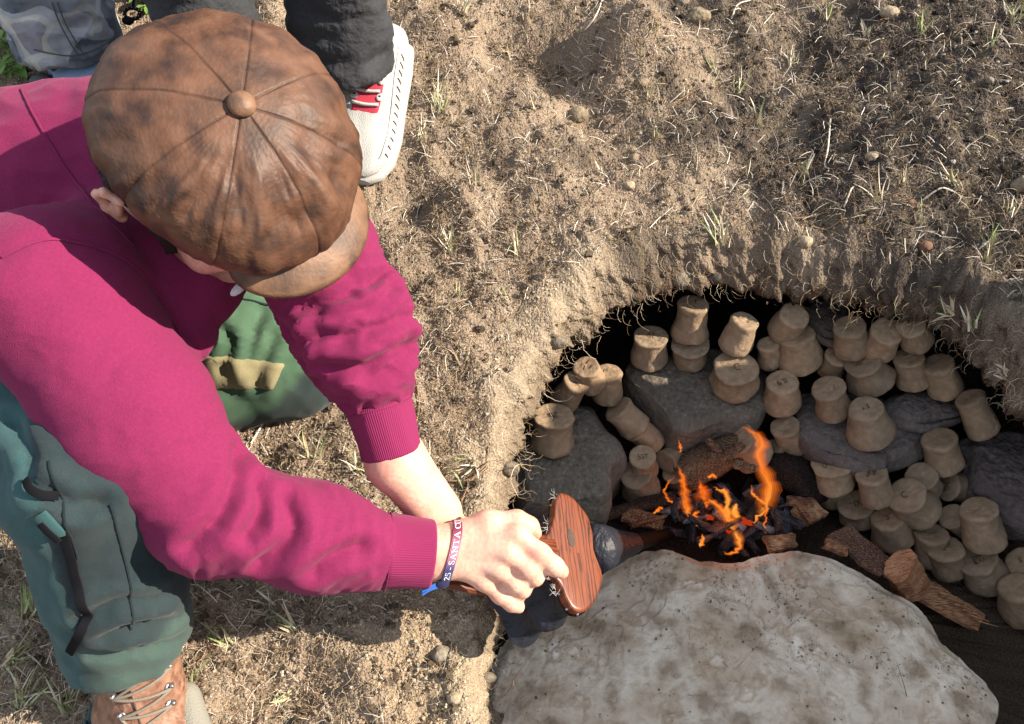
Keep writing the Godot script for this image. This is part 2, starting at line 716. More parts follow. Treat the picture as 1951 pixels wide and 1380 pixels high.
	M.black = mat(lin(0.008, 0.008, 0.010), 0.85, {"spec": 0.15})
	M.knot = mat(lin(0.085, 0.06, 0.045), 0.7, {"bump": grain, "depth": 0.2, "scale": 40.0})
	M.dark_seam = mat(lin(0.07, 0.075, 0.085), 0.9)
	M.thread = mat(lin(0.35, 0.35, 0.36), 0.8, {})


func grain_image() -> ImageTexture:
	# straight-grained orange-brown board with dark growth lines
	var n := FastNoiseLite.new()
	n.seed = 77
	n.frequency = 0.01
	var im := Image.create(512, 512, false, Image.FORMAT_RGB8)
	for y in 512:
		for x in 512:
			var w := x + n.get_noise_2d(x * 0.6, y * 0.35) * 26.0 + y * 0.05
			var s := 0.5 + 0.5 * sin(w * TAU / 30.0 + n.get_noise_2d(x * 2.0, 40.0) * 5.0)
			s = pow(s, 3.0) * (0.55 + 0.45 * n.get_noise_2d(x * 1.2, y * 0.1 + 300.0))
			var f := 0.9 + 0.14 * n.get_noise_2d(x * 14.0, y * 1.4)
			im.set_pixel(x, y, Color(0.47, 0.235, 0.135).lerp(Color(0.17, 0.07, 0.045), clampf(s * 1.3, 0, 1)) * f)
	return ImageTexture.create_from_image(im)


# ---------------------------------------------------------------- ground and pit
func soil_color(x: float, z: float) -> Color:
	var tan_ := Color(0.395, 0.315, 0.24)
	var brown := Color(0.20, 0.15, 0.116)
	var burnt := Color(0.072, 0.062, 0.056)
	var moss := Color(0.27, 0.215, 0.125)
	var a := n_mid.get_noise_2d(x * 0.8 + 5.0, z * 0.8) * 0.5 + 0.5
	var b := n_clod.get_noise_2d(x + 9.0, z) * 0.5 + 0.5
	var c := brown.lerp(tan_, clampf(a * 0.75 + b * 0.5 - 0.05, 0, 1))
	# trodden bare path along the front left of the pit
	var bare := smoothstep(0.22, 0.05, rim_s(x, z) + n_mid.get_noise_2d(x, z) * 0.08) * smoothstep(-0.80, -0.62, z) * smoothstep(0.2, 0.0, x)
	c = c.lerp(Color(0.41, 0.315, 0.215), bare * 0.8)
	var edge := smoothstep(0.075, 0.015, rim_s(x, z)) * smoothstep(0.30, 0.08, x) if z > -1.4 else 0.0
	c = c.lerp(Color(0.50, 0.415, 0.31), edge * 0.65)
	var sooty := smoothstep(0.20, 0.65, x + n_big.get_noise_2d(x * 2.0, z * 2.0) * 0.5) * smoothstep(-0.9, -1.15, z)
	c = c.lerp(burnt, sooty * clampf(1.35 - b * 0.9, 0, 1))
	c = c.lerp(moss, smoothstep(0.25, 0.6, n_mid.get_noise_2d(x * 1.7 - 7.0, z * 1.7)) * 0.35)
	return c


func make_ground() -> void:
	# hollows and hummocks on the bank above the pit
	rim.resize(720)
	rim.fill(0.5)
	var dips := [[1060, 120, 0.07, -0.05], [1215, 95, 0.075, 0.06], [960, 90, 0.06, -0.03], [820, 60, 0.09, 0.03], [1150, 205, 0.08, -0.03], [770, 390, 0.05, -0.03], [885, 400, 0.05, 0.025], [700, 1240, 0.07, 0.02], [540, 1330, 0.07, -0.02], [1500, 190, 0.12, -0.02], [1700, 330, 0.13, 0.02], [1230, 330, 0.1, -0.015], [1000, 300, 0.09, 0.02], [620, 900, 0.09, 0.02], [900, 700, 0.06, 0.015]]
	var found := []
	for d in dips:
		var q := on_ground(d[0], d[1])
		found.append([Vector2(q.x, q.z), d[2], d[3] * 1.35])
	bumps = found
	# rim curve
	var px := [[905, 1380], [905, 1250], [912, 1150], [925, 1040], [930, 960], [938, 870], [952, 790], [980, 715], [1022, 640], [1072, 575], [1160, 505], [1280, 462], [1420, 458], [1540, 474], [1660, 492], [1790, 520], [1890, 575], [1960, 650], [2010, 730]]
	var pts := []
	for p in px:
		var q := on_ground(p[0], p[1])
		pts.append(Vector2(q.x, q.z))
	for p in [[1.22, -0.85], [1.28, -0.6], [1.2, -0.38], [0.95, -0.25], [0.6, -0.2], [0.2, -0.2], [0.0, -0.28]]:
		pts.append(Vector2(p[0], p[1]))
	var m := pts.size()
	for k in m:
		var a: Vector2 = pts[k] - PC
		var b: Vector2 = pts[(k + 1) % m] - PC
		var a0 := a.angle()
		var turn := wrapf(b.angle() - a0, -PI, PI)
		var n := maxi(1, int(absf(turn) / TAU * 1440.0) + 2)
		for j in n + 1:
			var t := float(j) / n
			var w := a.lerp(b, t)
			rim[int(round(fposmod(w.angle(), TAU) / TAU * 720.0)) % 720] = w.length()
	for pass_ in 3:
		var r2 := rim.duplicate()
		for k in 720:
			r2[k] = (rim[(k + 718) % 720] + rim[(k + 719) % 720] + rim[k] + rim[(k + 1) % 720] + rim[(k + 2) % 720]) / 5.0
		rim = r2
	for k in 720:
		var a := TAU * k / 720.0
		rim[k] += n_mid.get_noise_2d(cos(a) * 0.9, sin(a) * 0.9) * 0.014

	var xs := axis(-1.15, 1.15, 0.0065)
	var zs := axis(-2.0, -0.02, 0.0065)
	var g := Geo.new()
	var nx := xs.size()
	var nz := zs.size()
	var keep := PackedByteArray()
	keep.resize(nx * nz)
	for b in nz:
		for a in nx:
			var x := xs[a]
			var z := zs[b]
			var near := absf(x) < 1.2 and z > -2.05 and z < 0.02
			g.col = soil_color(x, z) if near else Color(0.2, 0.16, 0.09)
			g.p(Vector3(x, ground_h(x, z) if near else hill(x, z), z))
			keep[b * nx + a] = 0 if near and rim_s(x, z) < 0.03 else 1
	for b in nz - 1:
		for a in nx - 1:
			var o := b * nx + a
			if keep[o] and keep[o + 1] and keep[o + nx] and keep[o + nx + 1]:
				g.quad(o, o + nx, o + nx + 1, o + 1)
	struct("ground", g, M.soil)

	# the turf lip and the hollow underneath
	var w := Geo.new()
	var na := 720
	var prof := 44
	for k in prof:
		for j in na:
			var a := TAU * j / na
			var dir := Vector2(cos(a), sin(a))
			var r := rim_r(a)
			var e := PC + dir * r
			var gy := lerpf(ground_h(e.x, e.y), hill(e.x, e.y), clampf((k - 5) / 5.0, 0, 1))
			var back := smoothstep(0.0, 0.75, -dir.y)
			var left := smoothstep(0.2, 0.9, -dir.x) * smoothstep(-0.75, -0.2, -dir.y)
			var lipn := n_mid.get_noise_2d(e.x * 1.5, e.y * 1.5 + 3.0)
			var under := 0.30 * back + 0.10 * smoothstep(0.3, 0.9, dir.x) + 0.02 + 0.06 * smoothstep(0.3, 0.9, -dir.x) * smoothstep(0.0, -0.25, dir.y)
			var lipin := 0.030 + 0.006 * back + 0.008 * lipn
			var th := 0.058 + 0.010 * back + 0.012 * lipn
			var s := 0.0
			var y := 0.0
			if k < 6:
				s = 0.055 - 0.011 * k
				var q := PC + dir * (r + s)
				y = ground_h(q.x, q.y) + (-0.012 if k == 0 else 0.002 if k < 5 else -0.001)
			elif k < 16:
				var t := (k - 5) / 10.0
				s = -lipin * pow(t, 0.9)
				y = gy - 0.004 - th * t
			elif k < 20:
				var t := (k - 15) / 4.0
				s = -lipin + lipin * 0.55 * t
				y = gy - th - 0.004 - 0.024 * t
			elif k < 34:
				var t := (k - 19) / 14.0
				s = -lipin * 0.45 + (under + lipin * 0.45) * sin(t * PI * 0.5)
				y = lerpf(gy - th - 0.028, -0.16, 1.0 - cos(t * PI * 0.5))
			else:
				var t := (k - 33) / 10.0
				s = lerpf(under, -r, t)
				y = -0.16 - 0.04 * minf(t * 6.0, 1.0)
			var h3 := Vector3(e.x + dir.x * s, y, e.y + dir.y * s)
			if k > 4:
				var amt := 1.0 if k < 34 else 0.6
				var d := n_mid.get_noise_3dv(h3 * 2.0) * 0.014 + n_clod.get_noise_3dv(h3 * 1.3) * 0.011 + n_fine.get_noise_3dv(h3 * 0.8) * 0.008
				d *= amt * minf((k - 4) / 4.0, 1.0)
				h3 += Vector3(dir.x * d, (d * 0.5 if k < 34 else d), dir.y * d)
			var c := soil_color(e.x, e.y)
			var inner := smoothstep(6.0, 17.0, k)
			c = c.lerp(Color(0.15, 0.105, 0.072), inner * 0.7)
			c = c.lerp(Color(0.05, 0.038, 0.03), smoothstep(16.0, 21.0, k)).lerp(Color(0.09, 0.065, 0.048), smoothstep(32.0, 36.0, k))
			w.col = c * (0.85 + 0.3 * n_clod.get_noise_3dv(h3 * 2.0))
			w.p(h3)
	for k in prof - 1:
		for j in na:
			var j2 := (j + 1) % na
			w.quad(k * na + j, (k + 1) * na + j, (k + 1) * na + j2, k * na + j2)
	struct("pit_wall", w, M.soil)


func axis(lo: float, hi: float, step: float) -> PackedFloat32Array:
	var mid := PackedFloat32Array()
	var n := int((hi - lo) / step)
	for k in n + 1:
		mid.append(lo + (hi - lo) * k / n)
	var out := PackedFloat32Array()
	var d := step
	var x := lo
	var pre := []
	while x > -80.0:
		d *= 1.3
		x -= d
		pre.append(x)
	pre.reverse()
	for q in pre:
		out.append(q)
	out.append_array(mid)
	d = step
	x = hi
	while x < 80.0:
		d *= 1.3
		x += d
		out.append(x)
	return out


func scatter(called: String, mesh: Mesh, list: Array, m: Material, label: String, category: String) -> void:
	var buf := PackedFloat32Array()
	buf.resize(list.size() * 16)
	var o := 0
	for e in list:
		var t: Transform3D = e[0]
		var b := t.basis
		buf[o] = b.x.x; buf[o + 1] = b.y.x; buf[o + 2] = b.z.x; buf[o + 3] = t.origin.x
		buf[o + 4] = b.x.y; buf[o + 5] = b.y.y; buf[o + 6] = b.z.y; buf[o + 7] = t.origin.y
		buf[o + 8] = b.x.z; buf[o + 9] = b.y.z; buf[o + 10] = b.z.z; buf[o + 11] = t.origin.z
		var c: Color = e[1]
		buf[o + 12] = c.r; buf[o + 13] = c.g; buf[o + 14] = c.b; buf[o + 15] = 1.0
		o += 16
	var mm := MultiMesh.new()
	mm.transform_format = MultiMesh.TRANSFORM_3D
	mm.use_colors = true
	mm.mesh = mesh
	mm.instance_count = list.size()
	mm.buffer = buf
	var n := MultiMeshInstance3D.new()
	n.name = numbered(called)
	n.multimesh = mm
	n.material_override = m
	add_child(n)
	tag(n, label, category)
	n.set_meta("kind", "stuff")


func bent(seg: int, sides: int, curl: float, taper: float, sd: int) -> Mesh:
	var r := RandomNumberGenerator.new()
	r.seed = sd
	var g := Geo.new()
	var path := []
	var rad := []
	var yaw := 0.0
	var p := Vector3.ZERO
	for k in seg + 1:
		path.append(p)
		rad.append(0.5 * (1.0 - taper * k / seg))
		yaw += r.randf_range(-curl, curl)
		p += Vector3(cos(yaw), 0.0, sin(yaw)) / seg
	for k in path.size():
		path[k].y = sin(float(k) / seg * PI) * 0.5 * curl + r.randf_range(-0.1, 0.1) * curl
	# unit length along x, unit thickness: thickness scales with y and z of the copy
	for k in path.size():
		path[k] = path[k] * Vector3(1, 1, 1)
	g.tube(path, rad.map(func(v): return v * 0.02), sides, false)
	return g.commit()


func visible_spot() -> Vector3:
	# a spot on the ground in front of the camera and outside the pit
	for k in 40:
		var q := on_flat(rng.randf_range(-30, 1980) if rng.randf() < 0.82 else rng.randf_range(-380, 2340), rng.randf_range(-60, 1440))
		if absf(q.x) < 1.4 and q.z > -1.98 and rim_s(q.x, q.z) > 0.012:
			return q
	return Vector3(-0.5, 0, -0.6)

func on_flat(px: float, py: float) -> Vector3:
	# quick meeting of the view with the slope, good enough for strewing
	var r := ray(px, py)
	var d := (EYE.y - 0.0) / -r.y
	var q := EYE + r * d
	for k in 4:
		q = EYE + r * d
		d += (q.y - hill(q.x, q.z)) / (-r.y + 0.3) * 0.95
	return Vector3(q.x, 0, q.z)


func make_litter() -> void:
	var straw := [[], [], []]
	var root := [[], []]
	var crumb := []
	var gravel := []
	var cs := [Color(0.42, 0.31, 0.19), Color(0.30, 0.20, 0.12), Color(0.20, 0.13, 0.085), Color(0.56, 0.48, 0.36), Color(0.12, 0.085, 0.06), Color(0.66, 0.60, 0.50), Color(0.40, 0.28, 0.18)]
	for k in 36000:
		var q := visible_spot()
		var clump := n_mid.get_noise_2d(q.x * 1.3 + 3.0, q.z * 1.3)
		if q.z > -0.72 and q.x > -0.32 and rim_s(q.x, q.z) < 0.20 and rng.randf() < 0.75:
			continue
		if clump < rng.randf_range(-0.6, 0.25):
			continue
		q.y = ground_h(q.x, q.z) + rng.randf_range(0.0005, 0.006)
		var n := up_at(q.x, q.z)
		var ln := rng.randf_range(0.006, 0.022) * (1.6 if rng.randf() < 0.10 else 1.0)
		var t := lie(q, n, ln, rng.randf_range(0.55, 1.3), 0.35)
		var c: Color = cs[rng.randi() % 7]
		if q.x > 0.3 and q.z < -1.1 and rng.randf() < 0.6:
			c = c * 0.5
		straw[rng.randi() % 3].append([t, c * rng.randf_range(0.7, 1.2)])
	for k in 8000:
		var q := visible_spot()
		var near := rim_s(q.x, q.z)
		if (near > 0.25 and rng.randf() < 0.45) or (q.z > -0.72 and q.x > -0.32 and rng.randf() < 0.7):
			continue
		q.y = ground_h(q.x, q.z) + rng.randf_range(0.001, 0.008)
		var t := lie(q, up_at(q.x, q.z), rng.randf_range(0.012, 0.04), rng.randf_range(0.3, 0.6), 0.4)
		root[rng.randi() % 2].append([t, cs[rng.randi() % 4] * rng.randf_range(0.7, 1.25)])
	# fine roots hanging from the cut edge of the turf
	for k in 1150:
		var a := rng.randf_range(PI * 0.62, TAU + 0.3)
		var dir := Vector2(cos(a), sin(a))
		var e := PC + dir * (rim_r(a) - rng.randf_range(0.0, 0.06))
		var gy := ground_h(e.x, e.y)
		var q := Vector3(e.x, gy - rng.randf_range(0.0, 0.075), e.y)
		var inward := Vector3(-dir.x, 0, -dir.y)
		var d := (inward * rng.randf_range(0.1, 0.9) + Vector3(rng.randf_range(-0.7, 0.7), rng.randf_range(-1.3, 0.25), rng.randf_range(-0.7, 0.7))).normalized()
		var y := d.cross(inward + Vector3(0.1, 0.2, 0)).normalized()
		var ln := rng.randf_range(0.010, 0.034) * (1.8 if rng.randf() < 0.08 else 1.0)
		var th := rng.randf_range(0.28, 0.6) * 0.05
		var wave := ln
		root[rng.randi() % 2].append([Transform3D(Basis(d * ln, y * maxf(wave, th), d.cross(y) * maxf(wave, th)), q), cs[[0, 1, 2, 3, 3][rng.randi() % 5]] * rng.randf_range(0.6, 1.2)])
	for k in 74000:
		var q := visible_spot()
		q.y = ground_h(q.x, q.z)
		var s := 0.0008 + 0.0022 * pow(rng.randf(), 4.0)
		var b := Basis.from_euler(Vector3(rng.randf() * 6, rng.randf() * 6, rng.randf() * 6)).scaled(Vector3(s, s * rng.randf_range(0.6, 1), s))
		crumb.append([Transform3D(b, q + Vector3(0, s * 0.4, 0)), soil_color(q.x, q.z) * rng.randf_range(0.55, 1.2)])
	var clods := []
	for k in 3200:
		var q := visible_spot()
		q.y = ground_h(q.x, q.z)
		var s := 0.0022 + 0.0055 * pow(rng.randf(), 3.0)
		var b := Basis.from_euler(Vector3(rng.randf() * 6, rng.randf() * 6, rng.randf() * 6)).scaled(Vector3(s * rng.randf_range(0.8, 1.3), s * rng.randf_range(0.6, 0.9), s))
		clods.append([Transform3D(b, q + Vector3(0, s * 0.15, 0)), soil_color(q.x, q.z) * rng.randf_range(0.75, 1.2)])
	scatter("soil_clods", lump(9, 7, 12), clods, M.soil, "broken lumps of dry earth strewn over the bank", "soil lumps")
	for k in 2600:
		var q := visible_spot()
		if q.x < 0.2 and rng.randf() < 0.6:
			continue
		q.y = ground_h(q.x, q.z)
		var s := 0.0011 + 0.0030 * pow(rng.randf(), 3.0)
		var b := Basis.from_euler(Vector3(rng.randf() * 6, rng.randf() * 6, rng.randf() * 6)).scaled(Vector3(s, s * rng.randf_range(0.6, 1), s))
		var g := rng.randf_range(0.12, 0.36)
		gravel.append([Transform3D(b, q + Vector3(0, s * 0.5, 0)), Color(g, g * 0.93, g * 0.83)])
	# longer bleached straws
	var long_ := []
	for k in 2600:
		var q := visible_spot()
		if q.x < 0.15 and rng.randf() < 0.55:
			continue
		if q.z > -0.72 and q.x > -0.32 and rng.randf() < 0.8:
			continue
		q.y = ground_h(q.x, q.z) + 0.003
		var t := lie(q, up_at(q.x, q.z), rng.randf_range(0.016, 0.036), rng.randf_range(1.1, 2.1), 0.5)
		long_.append([t, Color(0.70, 0.63, 0.54) * rng.randf_range(0.5, 1.1)])
	scatter("bleached_straw", bent(5, 4, 0.045, 0.5, 47), long_, M.bits, "long bleached straws lying loose on the bank", "straw litter")
	for k in 3:
		scatter("dry_grass_litter", bent(4, 3, 0.18 + 0.12 * k, 0.6, 40 + k), straw[k], M.bits, ["short dry straw chips littering the bare soil", "slightly bent dry straw bits littering the bare soil", "curved dry straw bits littering the bare soil"][k], "straw litter")
	for k in 2:
		scatter("root_fibres", bent(8, 4, 0.42, 0.5, 50 + k), root[k], M.bits, ["thin curly grass roots in the soil and along the pit edge", "thin twisted grass roots in the soil and along the pit edge"][k], "roots")
	scatter("soil_crumbs", lump(6, 4, 3), crumb, M.bits, "small crumbs of brown and grey earth strewn over the ground", "soil crumbs")
	scatter("fine_gravel", lump(7, 5, 4), gravel, M.bits, "small pale grit pieces scattered on the sooty bank", "gravel")


func lump(nu: int, nv: int, sd: int) -> Mesh:
	var r := RandomNumberGenerator.new()
	r.seed = sd
	var g := Geo.new()
	g.ball(Vector3.ZERO, Basis(), nu, nv)
	for k in g.v.size():
		g.v[k] *= r.randf_range(0.62, 1.25)
	return g.commit(Vector3.ZERO, true)


func up_at(x: float, z: float) -> Vector3:
	var e := 0.01
	return Vector3(hill(x - e, z) - hill(x + e, z), 2 * e, hill(x, z - e) - hill(x, z + e)).normalized()


func lie(q: Vector3, n: Vector3, ln: float, thick: float, tilt: float) -> Transform3D:
	var a := rng.randf() * TAU
	var d := Vector3(cos(a), 0, sin(a))
	d = (d - n * d.dot(n)).normalized()
	d = (d + n * rng.randf_range(-0.1, tilt)).normalized()
	var y := (n - d * n.dot(d)).normalized()
	var th := ln if thick < 0.0 else maxf(ln * 0.5, thick * 0.05)
	th = thick * 0.05
	return Transform3D(Basis(d * ln, y * th, d.cross(y) * th), q)


# ---------------------------------------------------------------- stones
func rock_geo(edge: Array, thick: float, seed_: int, rough: float, crown: float, taper: float, c1: Color, c2: Color, nu := 96, nr := 22, ns := 12) -> Geo:
	# a flat stone: the closed edge of its upper face, worn over the rim and broken away below
	var n := FastNoiseLite.new()
	n.seed = seed_
	n.frequency = 7.0
	n.fractal_octaves = 4
	var nf := FastNoiseLite.new()
	nf.seed = seed_ + 1
	nf.noise_type = FastNoiseLite.TYPE_CELLULAR
	nf.frequency = 14.0
	nf.cellular_return_type = FastNoiseLite.RETURN_DISTANCE
	var m := edge.size()
	var ring := []
	var mid := Vector3.ZERO
	for k in nu:
		var f := float(k) / nu * m
		var j := int(f)
		var p: Vector3 = (edge[j % m] as Vector3).cubic_interpolate(edge[(j + 1) % m], edge[(j + m - 1) % m], edge[(j + 2) % m], f - j)
		ring.append(p)
		mid += p / nu
	var size := 0.0
	for p in ring:
		size = maxf(size, (p - mid).length())
	var g := Geo.new()
	var rows := nr + ns
	for r in rows:
		for k in nu:
			var e: Vector3 = ring[k]
			var outw := (e - mid) * Vector3(1, 0, 1)
			var ol := outw.length()
			outw /= maxf(ol, 1e-4)
			var p: Vector3
			var edge_in := minf(0.14, 0.02 / ol)
			if r < nr:
				var t := sqrt(float(r) / (nr - 1)) if r < nr - 4 else lerpf(sqrt(float(nr - 4) / (nr - 1)), 1.0, (r - nr + 4) / 3.0)
				p = mid.lerp(e, t)
				p.y += crown * (1.0 - t * t)
				var drop := smoothstep(1.0 - edge_in * 1.2, 1.0, t)
				p.y -= drop * 0.010
				var hh := n.get_noise_3dv(p * 0.7) * rough * 0.9 + (nf.get_noise_3dv(p * 0.8) + 0.6) * rough * 0.3
				# broken layers step down towards the rim
				var layer := (n.get_noise_2d(p.x * 0.5 + 40.0, p.z * 0.5) * 0.5 + 0.5) * 0.85 + t * 0.20
				for lv in [0.46, 0.56, 0.63, 0.70]:
					hh -= rough * 0.38 * smoothstep(lv, lv + 0.007, layer + nf.get_noise_3dv(p * 1.5) * 0.02 + n.get_noise_3dv(p * 4.0) * 0.015)
				p.y += hh
				p += outw * n.get_noise_3dv(p * 2.2 + Vector3(9, 0, 0)) * rough * 0.9 * t
			else:
				var t := float(r - nr + 1) / ns
				p = e
				p.y -= 0.010 + thick * t
				var s := -0.002 + 0.012 * sin(t * PI) - taper * ol * pow(t, 1.6)
				s += (nf.get_noise_3dv(p * Vector3(1.2, 2.2, 1.2)) + 0.55) * rough * 1.4 + n.get_noise_3dv(p * 1.6) * rough * 1.2
				p += outw * s
			var w := clampf(n.get_noise_3dv(p * 1.3 + Vector3(3, 3, 3)) * 0.9 + 0.5, 0, 1)
			g.col = c1.lerp(c2, w)
			g.p(p)
	for r in rows - 1:
		for k in nu:
			var k2 := (k + 1) % nu
			var a := r * nu
			var b := (r + 1) * nu
			g.quad(a + k, a + k2, b + k2, b + k)
	outward(g)
	return g


func outward(g: Geo) -> void:
	var mid := Vector3.ZERO
	for p in g.v:
		mid += p / g.v.size()
	var sum := 0.0
	for k in range(0, g.i.size(), 3):
		var a := g.v[g.i[k]]
		sum += (g.v[g.i[k + 2]] - a).cross(g.v[g.i[k + 1]] - a).dot(a - mid)
	if sum < 0:
		for k in range(0, g.i.size(), 3):
			var t := g.i[k + 1]
			g.i[k + 1] = g.i[k + 2]
			g.i[k + 2] = t


func edge_of(px: Array, y: float, dy := 0.0) -> Array:
	var out := []
	for p in px:
		out.append(on_y(p[0], p[1], y + (p[2] if p.size() > 2 else 0.0)))
	return out


func make_stones() -> void:
	var e := edge_of([[938, 1262], [1000, 1182], [1120, 1112], [1185, 1058], [1262, 1040], [1335, 1062], [1405, 1064], [1492, 1046], [1560, 1046, 0.0], [1640, 1078, 0.0], [1700, 1118], [1758, 1152], [1800, 1212], [1846, 1258], [1893, 1308], [1905, 1362]], -0.062)
	e.append_array([Vector3(0.62, -0.07, -0.36), Vector3(0.45, -0.07, -0.29), Vector3(0.1, -0.07, -0.3), Vector3(-0.06, -0.07, -0.36), Vector3(-0.066, -0.066, -0.44)])
	var slab := rock_geo(e, 0.16, 31, 0.0075, 0.004, 0.04, Color(0.74, 0.655, 0.565), Color(0.47, 0.37, 0.275), 360, 130, 18)
	var verts := slab.v.duplicate()
	lone("stone_slab", slab, M.slab, "large pale grey flat boulder in front of the fire, dusted with soil", "stone")
	# crumbs of earth and needles lying on the slab
	var bits := []
	var sticks := []
	for k in 2600:
		var j := rng.randi() % (360 * 115)
		var q := verts[j]
		var here := n_mid.get_noise_2d(q.x * 1.2, q.z * 1.2)
		if here < rng.randf_range(-0.35, 0.35):
			continue
		q += Vector3(rng.randf_range(-0.006, 0.006), 0.0008, rng.randf_range(-0.006, 0.006))
		if rng.randf() < 0.62:
			var s := 0.0007 + 0.0018 * pow(rng.randf(), 4.0)
			bits.append([Transform3D(Basis.from_euler(Vector3(rng.randf() * 6, rng.randf() * 6, 0)).scaled(Vector3(s, s * 0.7, s)), q), Color(0.2, 0.15, 0.1) * rng.randf_range(0.4, 1.6)])
		else:
			sticks.append([lie(q, Vector3.UP, rng.randf_range(0.004, 0.013), rng.randf_range(0.5, 0.9), 0.15), Color(0.13, 0.095, 0.065) * rng.randf_range(0.5, 1.6)])
	scatter("slab_crumbs", lump(6, 4, 8), bits, M.bits, "soil crumbs and grit lying on the large grey boulder", "soil crumbs")
	scatter("slab_needles", bent(4, 3, 0.2, 0.5, 61), sticks, M.bits, "tiny dry needles and straw lying on the large grey boulder", "straw litter")

	var grey1 := Color(0.30, 0.275, 0.245)
	var grey2 := Color(0.20, 0.18, 0.155)
	var vio1 := Color(0.20, 0.18, 0.185)
	var vio2 := Color(0.135, 0.118, 0.125)
	var shelf := "shelf stones in the kiln"
	lone("flat_stone", rock_geo(edge_of([[985, 812], [1040, 760], [1122, 764], [1150, 800], [1192, 848], [1166, 884], [1160, 936], [1100, 942], [1010, 950], [978, 890]], -0.012), 0.15, 41, 0.006, 0.004, 0.12, grey1, grey2), M.rock, "grey flat stone at the left of the kiln carrying one squat cup", "stone", shelf)
	lone("flat_stone", rock_geo(edge_of([[1192, 700], [1240, 668], [1330, 655], [1430, 668], [1470, 720], [1452, 776], [1390, 792], [1300, 806], [1262, 770]], 0.012), 0.15, 42, 0.007, 0.004, 0.15, Color(0.23, 0.21, 0.19), Color(0.15, 0.135, 0.12)), M.rock, "dark grey stone shelf at the back with the tall stacked cups", "stone", shelf)
	lone("flat_stone", rock_geo(edge_of([[1522, 752], [1570, 735], [1650, 742], [1715, 762], [1785, 792], [1772, 838], [1705, 868], [1690, 884], [1625, 862], [1560, 842], [1528, 802]], -0.008), 0.055, 43, 0.007, 0.003, 0.05, vio1, vio2), M.rock, "slate grey stone shelf right of the flames with two wide cups", "stone", shelf)
	lone("flat_stone", rock_geo(edge_of([[1700, 752], [1760, 738], [1835, 752], [1850, 778], [1800, 792], [1745, 796], [1706, 780]], 0.03), 0.035, 44, 0.006, 0.002, 0.05, vio1, vio2, 72, 16, 9), M.rock, "small slate ledge under the right-hand pair of leaning cups", "stone", shelf)
	lone("flat_stone", rock_geo(edge_of([[1842, 832], [1900, 812], [1990, 830], [2060, 900], [2020, 968], [1950, 962], [1888, 935], [1862, 905]], -0.03), 0.10, 45, 0.010, 0.006, 0.1, Color(0.18, 0.158, 0.165), Color(0.125, 0.108, 0.118)), M.rock, "big violet grey stone at the right edge below the turf", "stone", shelf)
	lone("flat_stone", rock_geo(edge_of([[1530, 582], [1575, 566], [1618, 584], [1612, 618], [1590, 636], [1552, 614]], 0.13), 0.03, 46, 0.006, 0.002, 0.1, Color(0.19, 0.15, 0.135), Color(0.13, 0.105, 0.095), 60, 14, 8), M.rock, "reddish brown slab wedged under the turf at the back", "stone", shelf)
	# stones showing in the underside of the turf
	var spots := [[1292, 541, 0.014, "pale lump of stone set in the underside of the turf lip"], [1352, 556, 0.020, "pointed grey stone hanging from the turf above the tall stack"], [1408, 545, 0.018, "rounded dark stone set in the turf right of the pointed one"], [1086, 634, 0.014, "pale pebble in the left cut edge of the turf"], [992, 868, 0.014, "small broken stone at the left rim beside the squat cup"], [942, 1264, 0.011, "small grey stone in the cut earth beside the boulder"]]
	var k0 := 0
	for s in spots:
		var g := Geo.new()
		var q := on_ground(s[0], s[1])
		# half sunk in the underside of the cut turf
		var aim := Vector2(q.x, q.z) - PC
		var on_rim := PC + aim.normalized() * (rim_r(aim.angle()) - 0.022)
		q = Vector3(on_rim.x, hill(on_rim.x, on_rim.y) - (0.062 if k0 < 3 else 0.04), on_rim.y)
		g.col = Color(0.27, 0.24, 0.21) if k0 != 2 else Color(0.15, 0.14, 0.13)
		g.ball(q, Basis.from_euler(Vector3(k0, k0 * 2.0, 0)).scaled(Vector3(1.25, 0.9, 0.8) * s[2]), 18, 12)
		for j in g.v.size():
			var d := g.v[j] - q
			g.v[j] = q + d * (1.0 + 0.28 * n_clod.get_noise_3dv(g.v[j]) + 0.15 * n_mid.get_noise_3dv(g.v[j] * 2.0))
		lone("turf_stone", g, M.rock, s[3], "stone", "stones in the cut turf")
		k0 += 1
	# loose pebbles on the bank
	var peb := [[1693, 34, 0.016, "pale yellowish block lying among grass tufts at the top of the bank"], [1582, 113, 0.006, "oval pebble on the sooty soil near the top"], [1660, 307, 0.011, "pale rounded stone half way up the sooty bank"], [1412, 352, 0.007, "small round pebble left of the bent straw tuft"], [1205, 300, 0.008, "round brownish pebble right of the shaded hollow"], [1207, 318, 0.010, "roundish tan pebble beside the smaller brown one"], [1197, 370, 0.010, "pale angular pebble on the bare soil above the kiln"], [832, 387, 0.008, "white pebble in a hollow near the white shoe"], [1158, 462, 0.007, "light pebble on the lip above the kiln mouth"], [1100, 230, 0.017, "tan wedge of stone below the shaded hollow"], [838, 1246, 0.013, "grey stone on the path beside the lit edge"], [866, 1336, 0.009, "white pebble near the bottom of the lit earth edge"], [1732, 390, 0.007, "rusty red pebble on the sooty bank"], [1876, 178, 0.008, "grey pebble below the upper right grass"], [1945, 362, 0.016, "brown crumbling clod at the right edge"], [1765, 466, 0.011, "reddish brown clod low on the right bank"], [1534, 462, 0.012, "pale knobbly stone low on the bank over the kiln"], [1298, 8, 0.013, "grey pebble at the top beside the hollow"], [1330, 30, 0.02, "brown flat stone half buried at the top"], [1224, 168, 0.012, "round stone inside the shaded hollow"]]
